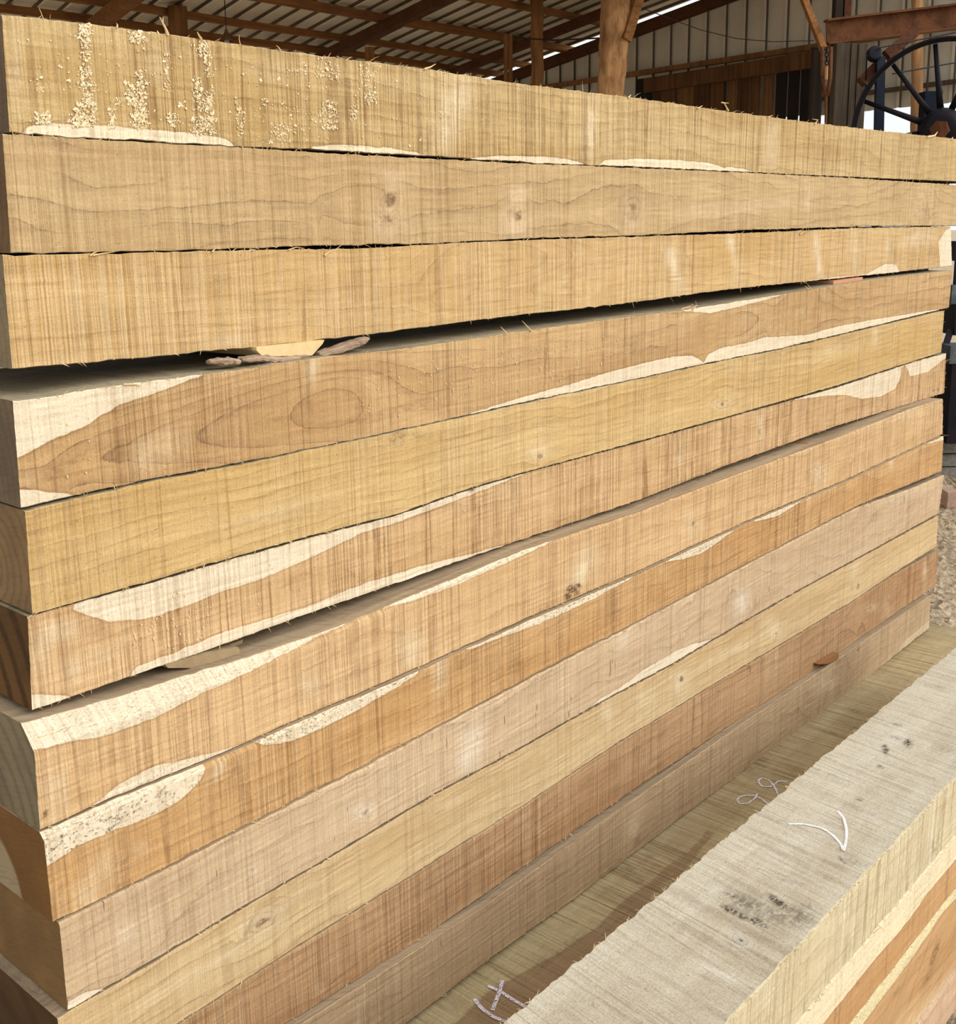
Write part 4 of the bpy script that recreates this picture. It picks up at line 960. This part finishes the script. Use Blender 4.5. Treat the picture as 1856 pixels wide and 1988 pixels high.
# near stack: three squared timbers stepping down out of the frame
ZA = -1.0 + EYE
YA0 = float(on_z(1640, 1741, ZA)[1]); YA1 = .848
mA_top = sawn_face('near_timber_top', (208, 200, 180), (192, 180, 156), (150, 132, 106), (214, 204, 180), (230, 225, 212), G_=40., saw=.42, grain=.10, slant=-.26, saw_sc=.6, shade=.05, fuzz=1.15, darkc=(78, 68, 56), sawlight=.15)
mA_fr = sawn_face('near_timber_side', (220, 206, 170), (209, 191, 152), (164, 140, 102), (236, 222, 180), (240, 230, 200), G_=30., saw=.6, grain=.3, slant=-.05, saw_sc=.7, sawlight=.3, fuzz=.5)
A_top = dict(
    knot=[(1437, 1825, 22, 14, 30), (1697, 1580, 9, 6, 20), (1632, 1668, 10, 8, 20)],
    pale=[(1350, 1760, 40, 14, -20, .5), (1560, 1640, 90, 30, -30, .45), (1400, 1890, 60, 10, 25, .6), (1720, 1440, 80, 20, -35, .35), (1590, 1800, 60, 20, -30, .3), (1700, 1590, 22, 8, 20, .6), (1395, 1730, 36, 12, 20, .4), (1440, 1660, 50, 8, -36, .35), (1250, 1900, 90, 30, -30, .25)],
    dark=[(1425, 1770, 28, 6, 28, 1.0), (1470, 1788, 24, 7, 30, .9), (1512, 1752, 26, 6, 35, 1.0), (1490, 1770, 60, 22, 25, .45), (1440, 1750, 30, 14, 20, .5), (1550, 1775, 34, 16, 10, .5), (1415, 1738, 16, 4, 10, .6), (1545, 1790, 22, 7, 15, .4), (1560, 1762, 22, 3, -5, .5), (1437, 1826, 4, 3, 0, 1.2), (1437, 1826, 18, 10, 30, .2), (1637, 1674, 5, 3, 10, 1.3), (1628, 1664, 6, 4, 0, .5), (1660, 1675, 24, 5, 15, .4),
          (1719, 1455, 7, 9, -20, 1.0), (1763, 1444, 8, 9, -20, 1.0), (1738, 1432, 16, 4, 15, .5), (1708, 1489, 6, 4, 0, .9), (1830, 1455, 20, 6, 10, .4), (1742, 1406, 12, 3, 10, .6), (1668, 1553, 8, 2.5, 10, .7), (1697, 1580, 5, 3, 10, .5), (1520, 1700, 60, 1.4, 23, .5), (1480, 1690, 70, 1.4, 23, .5), (1560, 1610, 70, 1.4, 23, .4), (1550, 1835, 5, 5, 0, .4), (1310, 1870, 110, 1.4, 25, .35), (1600, 1500, 80, 1.3, 20, .4), (1690, 1390, 60, 1.3, 20, .4)])
A_front = dict(
    pale=[(1810, 1620, 16, 40, 10, .4), (1640, 1800, 30, 30, -30, .3), (1500, 1940, 30, 40, 0, .3)],
    dark=[(1812, 1645, 8, 26, 10, .45), (1550, 1840, 10, 22, 20, .2), (1562, 1955, 5, 16, 0, .3), (1548, 1836, 6, 8, 30, .4), (1490, 1975, 3, 10, 0, .4)],
    sap=[])
ax0, ax1 = .75, 3.25
TA = timber('squared_timber', 'pale squared timber topping the near stack, its top marked with a white chalk tick', 'timber', 'squared timbers of the near stack',
    (mA_fr, mA_top, ENDP), straight(ax0, ax1, ZA, YA0), None, YA0, YA1 - YA0, (ax0, ax0), (ax1, ax1), 41, front=A_front, top=A_top, top_z=ZA, nu=420, nv=20, nt=34,
    thick=.1265, clamp=False, fuzz=160, back_amp=.0018, skew_l=0, edge_amp=.0012, chamfer=.0025)
# torn far edge of the near timber
V = TA[1]
far = np.stack([np.linspace(ax0, ax1, 200), np.full(200, YA1), np.full(200, ZA)], 1)
fibres(TA[0], far, 140, 77, up=.6, out=1.0, lo=.003, hi=.012)
zB0 = ZA - .1275
mB = sawn_face('near_heartwood', (208, 166, 118), (193, 149, 100), (150, 106, 62), (240, 224, 188), (228, 198, 150), G_=30., saw=.4, grain=.4, mould=.25, sawlight=.2)
B_front = dict(sap=[[(1400, 2100), (1510, 1960), (1700, 1740), (1900, 1540), (1900, 1620), (1856, 1668), (1800, 1735), (1768, 1782), (1700, 1862), (1640, 1935), (1596, 1990), (1500, 2120)]],
    pale=[(1790, 1700, 4, 60, 40, .2)], dark=[(1610, 1880, 60, 1.5, -50, .25), (1762, 1790, 2, 16, 0, .3), (1664, 1910, 4, 4, 0, .8)])
TB = timber('squared_timber', 'orange squared timber with a broad white sapwood edge, in the middle of the near stack', 'timber', 'squared timbers of the near stack',
    (mB, rt('near_top_2', (150, 126, 92), (120, 98, 70)), ENDP), straight(ax0, ax1 + .1, zB0, YA0), None, YA0, YA1 - YA0 - .005, (ax0 - .1, ax0 - .1), (ax1 + .1, ax1 + .1), 42, front=B_front, nu=420, nv=22,
    thick=.1245, clamp=False, fuzz=40, skew_l=0, chamfer=.003)
zC0 = zB0 - .1252
mC = sawn_face('near_heartwood_low', (206, 166, 118), (188, 146, 98), (130, 90, 52), (236, 222, 176), (226, 200, 160), G_=34., saw=.3, grain=.45, mould=.7, slant=-1.2, sawlight=.15, dash=.3)
yC = YA0 + .0005
C_front = dict(sap=[[(1520, 2080), (1600, 1995), (1620, 1970), (1720, 1850), (1840, 1690), (1930, 1600), (1940, 1660), (1856, 1745), (1830, 1772), (1770, 1862), (1676, 1986), (1600, 2090)][:]],
    pale=[(1810, 1945, 100, 12, -50, .9), (1845, 1970, 60, 14, -50, .7), (1750, 1970, 50, 8, -50, .25)],
    dark=[(1815, 1850, 5, 26, 20, .7), (1800, 1900, 5, 24, 25, .6), (1740, 1925, 14, 4, -50, .4), (1752, 1800, 10, 1.5, 20, .3), (1770, 1860, 30, 2, -50, .35)])
TC = timber('squared_timber', 'brown squared timber with a speckled cream stripe, lowest seen of the near stack', 'timber', 'squared timbers of the near stack',
    (mC, rt('near_top_3', (150, 126, 92), (120, 98, 70)), ENDP), straight(ax0, ax1 + .1, zC0, yC), None, yC, YA1 - yC - .01, (ax0 + .05, ax0 + .05), (ax1 + .15, ax1 + .15), 43, front=C_front, nu=420, nv=26,
    thick=.19, clamp=False, fuzz=40, skew_l=0, chamfer=.003)
zD0 = zC0 - .1915
mD = sawn_face('near_pinkish', (214, 182, 150), (202, 168, 136), (160, 122, 92), (232, 216, 184), (230, 208, 182), G_=30., saw=.4, grain=.4, sawlight=.2)
timber('squared_timber', 'pinkish squared timber at the bottom of the near stack, only its edge in view', 'timber', 'squared timbers of the near stack',
    (mD, rt('near_top_4', (150, 126, 92), (120, 98, 70)), ENDP), straight(ax0, ax1 + .1, zD0, YA0 - .004), None, YA0 - .004, YA1 - YA0 - .01, (ax0, ax0), (ax1 + .05, ax1 + .05), 44, front=dict(), nu=300, nv=10,
    thick=.10, clamp=False, fuzz=0, skew_l=0, chamfer=.006)
zc_bot = zD0 - .10
for k, x in enumerate((1.1, 2.9)):
    m = MB(); m.box((x, (YA0 + YA1) / 2, (zc_bot - .004) / 2 + .0), (.05, 0, 0), (0, .14, 0), (0, 0, (zc_bot - .006) / 2))
    tag(m.build('bearer', M_GREYWOOD), 'grey bearer block under the %s end of the near stack' % ('near', 'far')[k], 'bearer', 'bearers under the stacks')
zs_bot = SLZ - .11
for k, x in enumerate((1.2, 3.7)):
    m = MB(); m.box((x, 1.22, (zs_bot - .004) / 2), (.05, 0, 0), (0, .28, 0), (0, 0, (zs_bot - .006) / 2))
    tag(m.build('bearer', M_GREYWOOD), 'grey bearer block under the %s end of the wide slab' % ('near', 'far')[k], 'bearer', 'bearers under the stacks')

# ------------------------------------------------------------------ chalk marks, written on the wood
def mat_chalk(name, colr, cover):
    g = G(name); g.b.inputs['Roughness'].default_value = .95
    o = g.objco(); n = g.noise(o, 420., 3, .7)
    g.set(g.b.inputs['Base Color'], lin(colr)); g.set(g.b.inputs['Alpha'], g.ss(n, cover, cover + .12))
    return g.m
M_WHITE = mat_chalk('white_chalk', (250, 252, 255), .36); M_LILAC = mat_chalk('lilac_chalk', (232, 222, 234), .40)
def chalk(parent, strokes, z, mat, r=.0028, label=None):
    m = MB()
    for st in strokes:
        pts = np.array([on_z(px, py, z) for px, py in st]); 
        t = np.linspace(0, 1, len(pts)); T = np.linspace(0, 1, max(12, 6 * len(pts)))
        # smooth through the points
        sm = np.stack([np.interp(T, t, pts[:, i]) for i in range(3)], 1)
        for _ in range(3): sm[1:-1] = (sm[:-2] + 2 * sm[1:-1] + sm[2:]) / 4
        d = np.gradient(sm, axis=0); nrm = np.stack([-d[:, 1], d[:, 0], 0 * d[:, 0]], 1); nrm /= np.linalg.norm(nrm, axis=1)[:, None] + 1e-9
        vs = []
        for p, q in zip(sm, nrm):
            vs += [p + q * r + (0, 0, .0006), p + (0, 0, .0012), p - q * r + (0, 0, .0006)]
        n = len(sm); fs = []
        for i in range(n - 1): fs += [(3 * i, 3 * i + 1, 3 * i + 4, 3 * i + 3), (3 * i + 1, 3 * i + 2, 3 * i + 5, 3 * i + 4)]
        m.add(vs, fs)
    o = m.build('chalk_mark', mat, parent)
    if label: o['label'] = label
chalk(TA[0], [[(1530, 1600), (1560, 1600), (1595, 1607), (1615, 1620), (1632, 1638), (1637, 1650)], [(1626, 1575), (1638, 1588), (1644, 1612), (1642, 1635), (1638, 1652)]], ZA + .0006, M_WHITE, .0022, 'white chalk tick')
chalk(SLAB[0], [[(1528, 1518), (1512, 1516), (1496, 1528), (1478, 1527), (1471, 1516), (1480, 1510), (1494, 1515), (1504, 1528), (1510, 1542)],
                [(1492, 1562), (1474, 1548), (1462, 1544), (1440, 1545), (1430, 1553), (1436, 1561), (1452, 1560), (1466, 1550), (1470, 1541)]], SLZ + .0008, M_LILAC, .0022, 'lilac chalk figures 22')
chalk(SLAB[0], [[(947, 1914), (970, 1924), (995, 1941), (1022, 1956)], [(921, 1940), (935, 1958), (958, 1975), (1000, 1990)], [(976, 1903), (968, 1930), (956, 1962)]], SLZ + .0008, M_LILAC, .0034, 'lilac chalk strokes crossing like a letter H')

# ------------------------------------------------------------------ stickers, bark and slivers in the gaps
def wedge(name, label, cat, px_poly, yf, depth, mat, group=None, skewx=0.0, slope=0.0):
    """a solid whose front outline is the one seen in the gap, running back between the planks"""
    F = [on_y(px, py, yf) for px, py in px_poly]; n = len(F)
    Bk = [p + np.array([skewx, depth, slope]) for p in F]
    m = MB(); m.add([tuple(p) for p in F + Bk], [tuple(range(n))[::-1], tuple(range(n, 2 * n))] + [(i, (i + 1) % n, n + (i + 1) % n, n + i) for i in range(n)])
    return tag(m.build(name, mat), label, cat, group)
M_STK = plain_wood('pale_sticker', (226, 200, 150), (196, 164, 112), (60., 3., 60.), .9, .35)
M_STKP = plain_wood('pink_sticker', (206, 152, 118), (176, 124, 92), (60., 3., 60.), .9, .3)
M_STKB = plain_wood('brown_sticker', (176, 120, 78), (134, 86, 54), (60., 3., 60.), .9, .4)
M_STKO = plain_wood('orange_sticker', (150, 106, 66), (120, 80, 46), (60., 3., 60.), .9, .3)
M_STKG = plain_wood('shaded_sticker', (164, 142, 108), (132, 112, 82), (60., 3., 60.), .9, .4)  # base colour darkened for the shade inside the wide gap
M_BARKP = plain_wood('bark_scrap', (182, 158, 134), (118, 96, 80), (24., 160., 260.), .95, .8)
SG = 'stickers between the planks'
wedge('sticker', 'pale angled sticker in the gap above the white-cornered plank, left of its middle', 'sticker', [(498, 674), (630, 660), (626, 668), (606, 690), (510, 692), (498, 680)], D - .008, .24, M_STK, SG)
wedge('sticker', 'small pinkish sticker in the upper gap near the right end', 'sticker', [(1618, 545.5), (1675, 538), (1675, 550), (1618, 553)], D - .008, .24, M_STKP, SG)
wedge('sticker', 'shaded beige wedge sticker in the wide gap, near the left end', 'sticker', [(322, 1291), (400, 1268), (462, 1256), (466, 1262), (463, 1274), (458, 1288), (440, 1296), (326, 1297)], D - .038, .04, M_STKG, SG)
q = wedge('sticker_back', None, None, [(326, 1291), (460, 1246), (472, 1241), (462, 1290), (330, 1296)], D - .01, .2, M_STKG); q.name = 'shank'
par = [o for o in COL.objects if o.name.startswith('sticker') and 'grey beige' in o.get('label', '')][0]
q.parent = par
wedge('sticker', 'reddish brown sticker in the lower gap near the right end', 'sticker', [(1545, 870), (1572, 860), (1572, 872), (1545, 882)], D - .045, .2, M_STKB, SG)
wedge('sticker', 'orange brown sticker above the bottom plank near the right end', 'sticker', [(1592, 1290), (1612, 1277), (1629, 1268), (1627, 1281), (1606, 1289)], D - .1128, .2, M_STKO, SG)
def scrap(label, pts_px, rad, y, seed):
    rg = np.random.default_rng(seed); P = [on_y(px, py, y) for px, py in pts_px]
    pts = []; 
    for a, b in zip(P[:-1], P[1:]):
        for t in np.linspace(0, 1, 6, endpoint=False): pts.append(a + (b - a) * t + rg.normal(0, .0005, 3))
    pts.append(P[-1]); rr = [rad * (1 - .55 * abs(2 * i / (len(pts) - 1) - 1) ** 3) * rg.uniform(.92, 1.08) for i in range(len(pts))]
    m = MB(); m.tube(pts, rr, 9)
    zm = np.mean([q[2] for q in m.v]); m.v = [(x + rg.normal(0, .0004), y + (yy - y) * 2.2, z + rg.normal(0, .0004)) for x, yy, z in m.v]
    tag(m.build('bark_scrap', M_BARKP), label, 'bark', 'bark scraps in the upper gap')
scrap('flat bark scrap at the left, lying before the pale sticker', [(405, 703), (440, 702), (464, 702)], .0055, D - .004, 1)
scrap('knobbly bark scrap wedged under the pale sticker', [(466, 699), (500, 696), (545, 699), (596, 692)], .006, D - .004, 2)
scrap('long grey bark strip poking out right of the pale sticker', [(612, 688), (650, 680), (690, 667), (712, 657)], .0065, D - .004, 3)

# long torn slivers standing on the edges
def sliver(parent, pts_px, y, r=.0014):
    P = [on_y(px, py, y) for px, py in pts_px]; n = len(P)
    m = MB(); m.tube(P, [r * (1 - .75 * i / max(1, n - 1)) for i in range(n)], 5)
    m.build('sliver', M_FUZZ, parent)
y1 = D - .002
for pts, r in (([(326, 68), (322, 56), (310, 33)], .0026), ([(320, 52), (316, 44), (317, 34)], .0016), ([(391, 76), (386, 68), (383, 62)], .002), ([(467, 88), (464, 76), (465, 68)], .0008), ([(545, 98), (541, 92), (536, 88)], .0012), ([(227, 54), (228, 48), (226, 45)], .0014),
               ([(824, 134), (836, 130), (846, 124)], .002), ([(1414, 215), (1408, 204), (1405, 199)], .0022), ([(1401, 199), (1408, 200), (1415, 200)], .0016), ([(1220, 190), (1225, 184)], .0022), ([(1354, 211), (1364, 205)], .002), ([(1490, 228), (1500, 224)], .002), ([(1582, 241), (1588, 233), (1577, 231)], .002), ([(1800, 266), (1815, 263), (1820, 256)], .004), ([(1847, 272), (1850, 266)], .003)):
    sliver(PL1[0], pts, y1, r)
for pts, r in (([(1345, 602), (1353, 592), (1350, 584)], .0016), ([(1322, 601), (1335, 596), (1346, 591)], .0012), ([(1325, 598), (1345, 597), (1350, 593)], .0012), ([(1570, 562), (1563, 555)], .0018), ([(1575, 562), (1568, 552)], .0018), ([(984, 647), (972, 634)], .0014), ([(1032, 643), (1024, 634), (1014, 623)], .0016), ([(240, 746), (262, 746), (275, 749)], .0014)):
    sliver(PL4[0], pts, D - .032, r)
for pts, r in (([(175, 497), (182, 491), (190, 488)], .0013), ([(180, 496), (200, 492), (222, 489)], .0013), ([(412, 489), (420, 480)], .0014), ([(630, 496), (645, 484)], .0016), ([(560, 485), (575, 480), (590, 482)], .001), ([(1553, 455), (1562, 450), (1562, 458)], .002)):
    sliver(PL3[0], pts, D - .002, r)

# sawdust clinging to the top plank in clumps: crumbs too many to count
rg = np.random.default_rng(11); m = MB(); m2 = MB()
CL = [((150, 46), (178, 90), 70), ((158, 92), (176, 130), 26), ((154, 130), (176, 165), 60), ((160, 160), (182, 205), 80), ((150, 200), (184, 222), 50), ((138, 222), (186, 246), 120), ((68, 218), (96, 240), 70), ((250, 60), (278, 84), 60), ((244, 160), (284, 205), 110), ((256, 200), (284, 228), 70), ((256, 222), (286, 250), 80), ((212, 212), (222, 250), 34), ((266, 138), (278, 160), 20), ((326, 218), (346, 246), 40), ((376, 150), (392, 190), 50), ((380, 190), (410, 215), 50), ((374, 226), (416, 262), 110), ((400, 175), (414, 232), 60), ((384, 80), (402, 110), 36), ((398, 100), (412, 150), 26), ((622, 196), (656, 252), 110), ((712, 178), (732, 205), 34), ((708, 140), (722, 200), 40), ((680, 200), (694, 236), 30), ((460, 200), (474, 268), 34), ((510, 190), (520, 205), 10), ((640, 120), (660, 160), 24), ((700, 120), (735, 170), 30), ((318, 100), (332, 180), 24), ((525, 240), (560, 280), 40), ((610, 110), (640, 150), 20), ((560, 120), (600, 150), 14), ((225, 190), (232, 206), 8), ((344, 196), (360, 212), 10), ((70, 150), (90, 180), 8), ((545, 185), (600, 260), 22), ((30, 60), (420, 255), 60), ((420, 120), (900, 290), 90)]
for (a, b, n) in CL:
    for i in range(int(n * 1.9)):
        u_, v_ = rg.random(), rg.random()
        px = a[0] + (b[0] - a[0]) * (.5 + (u_ - .5) * (1.0 - .25 * math.sin(v_ * 9 + a[0]))) + rg.normal(0, 2.2); py = a[1] + (b[1] - a[1]) * v_
        if not (px > 16 and lerp_px(P1T, px) - 1 < py < lerp_px(P1B, px) - 3): continue
        p = on_y(px, py, D - .0008); s = rg.uniform(.0005, .0016) * (1.8 if rg.random() < .1 else 1)
        R = rg.normal(0, 1, (3, 3)); R /= np.linalg.norm(R, axis=1)[:, None]
        t = rg.uniform(.35, 1.0)
        oct_ = [p + s * np.array([1, 0, .2 * t]), p - s * np.array([1, 0, t * .3]), p + s * np.array([.2, -1.0 * t, .1]), p + s * np.array([0, .6, 0]), p + s * np.array([.1, 0, 1.1]), p - s * np.array([-.2, .1, .9])]
        oct_ = [q + rg.normal(0, s * .3, 3) for q in oct_]
        m.add(oct_, [(0, 2, 4), (2, 1, 4), (1, 3, 4), (3, 0, 4), (2, 0, 5), (1, 2, 5), (3, 1, 5), (0, 3, 5)])
def mat_dust():
    g = G('pale_sawdust'); g.b.inputs['Roughness'].default_value = .95
    n = g.noise(g.objco(), 260., 2); return g.out(g.mix(g.ss(n, .35, .65), lin((246, 232, 200)), lin((230, 208, 164))))
tag(m.build('sawdust', mat_dust()), 'pale sawdust clinging in vertical clumps to the left half of the topmost plank', 'sawdust', kind='stuff')
# finer crumbs stuck to other planks
m = MB()
for (y_, T_, B_, boxes) in ((D - .0315, P4T, P4B, [(700, 1200, 110), (1050, 1075, 12), (130, 175, 10)]), (D - .0352, P6T, P6B, [(260, 420, 60), (500, 1000, 14)])):
    for a, b, n in boxes:
        for i in range(n):
            px = rg.uniform(a, b); f_ = rg.uniform(.2, .85); py = lerp_px(T_, px) * (1 - f_) + lerp_px(B_, px) * f_
            p = on_y(px, py, y_); s = rg.uniform(.0006, .0014); h = rg.uniform(1, 2.5)
            m.add([p + s * np.array([1, 0, 0]), p - s * np.array([1, 0, 0]), p + s * np.array([0, -1, 0]), p + s * np.array([.2, 0, h]), p - s * np.array([0, 0, h])], [(0, 2, 3), (2, 1, 3), (2, 0, 4), (1, 2, 4)])
tag(m.build('sawdust_crumbs', bpy.data.materials['pale_sawdust']), 'fine sawdust crumbs stuck to the faces of the upper planks', 'sawdust', kind='stuff')
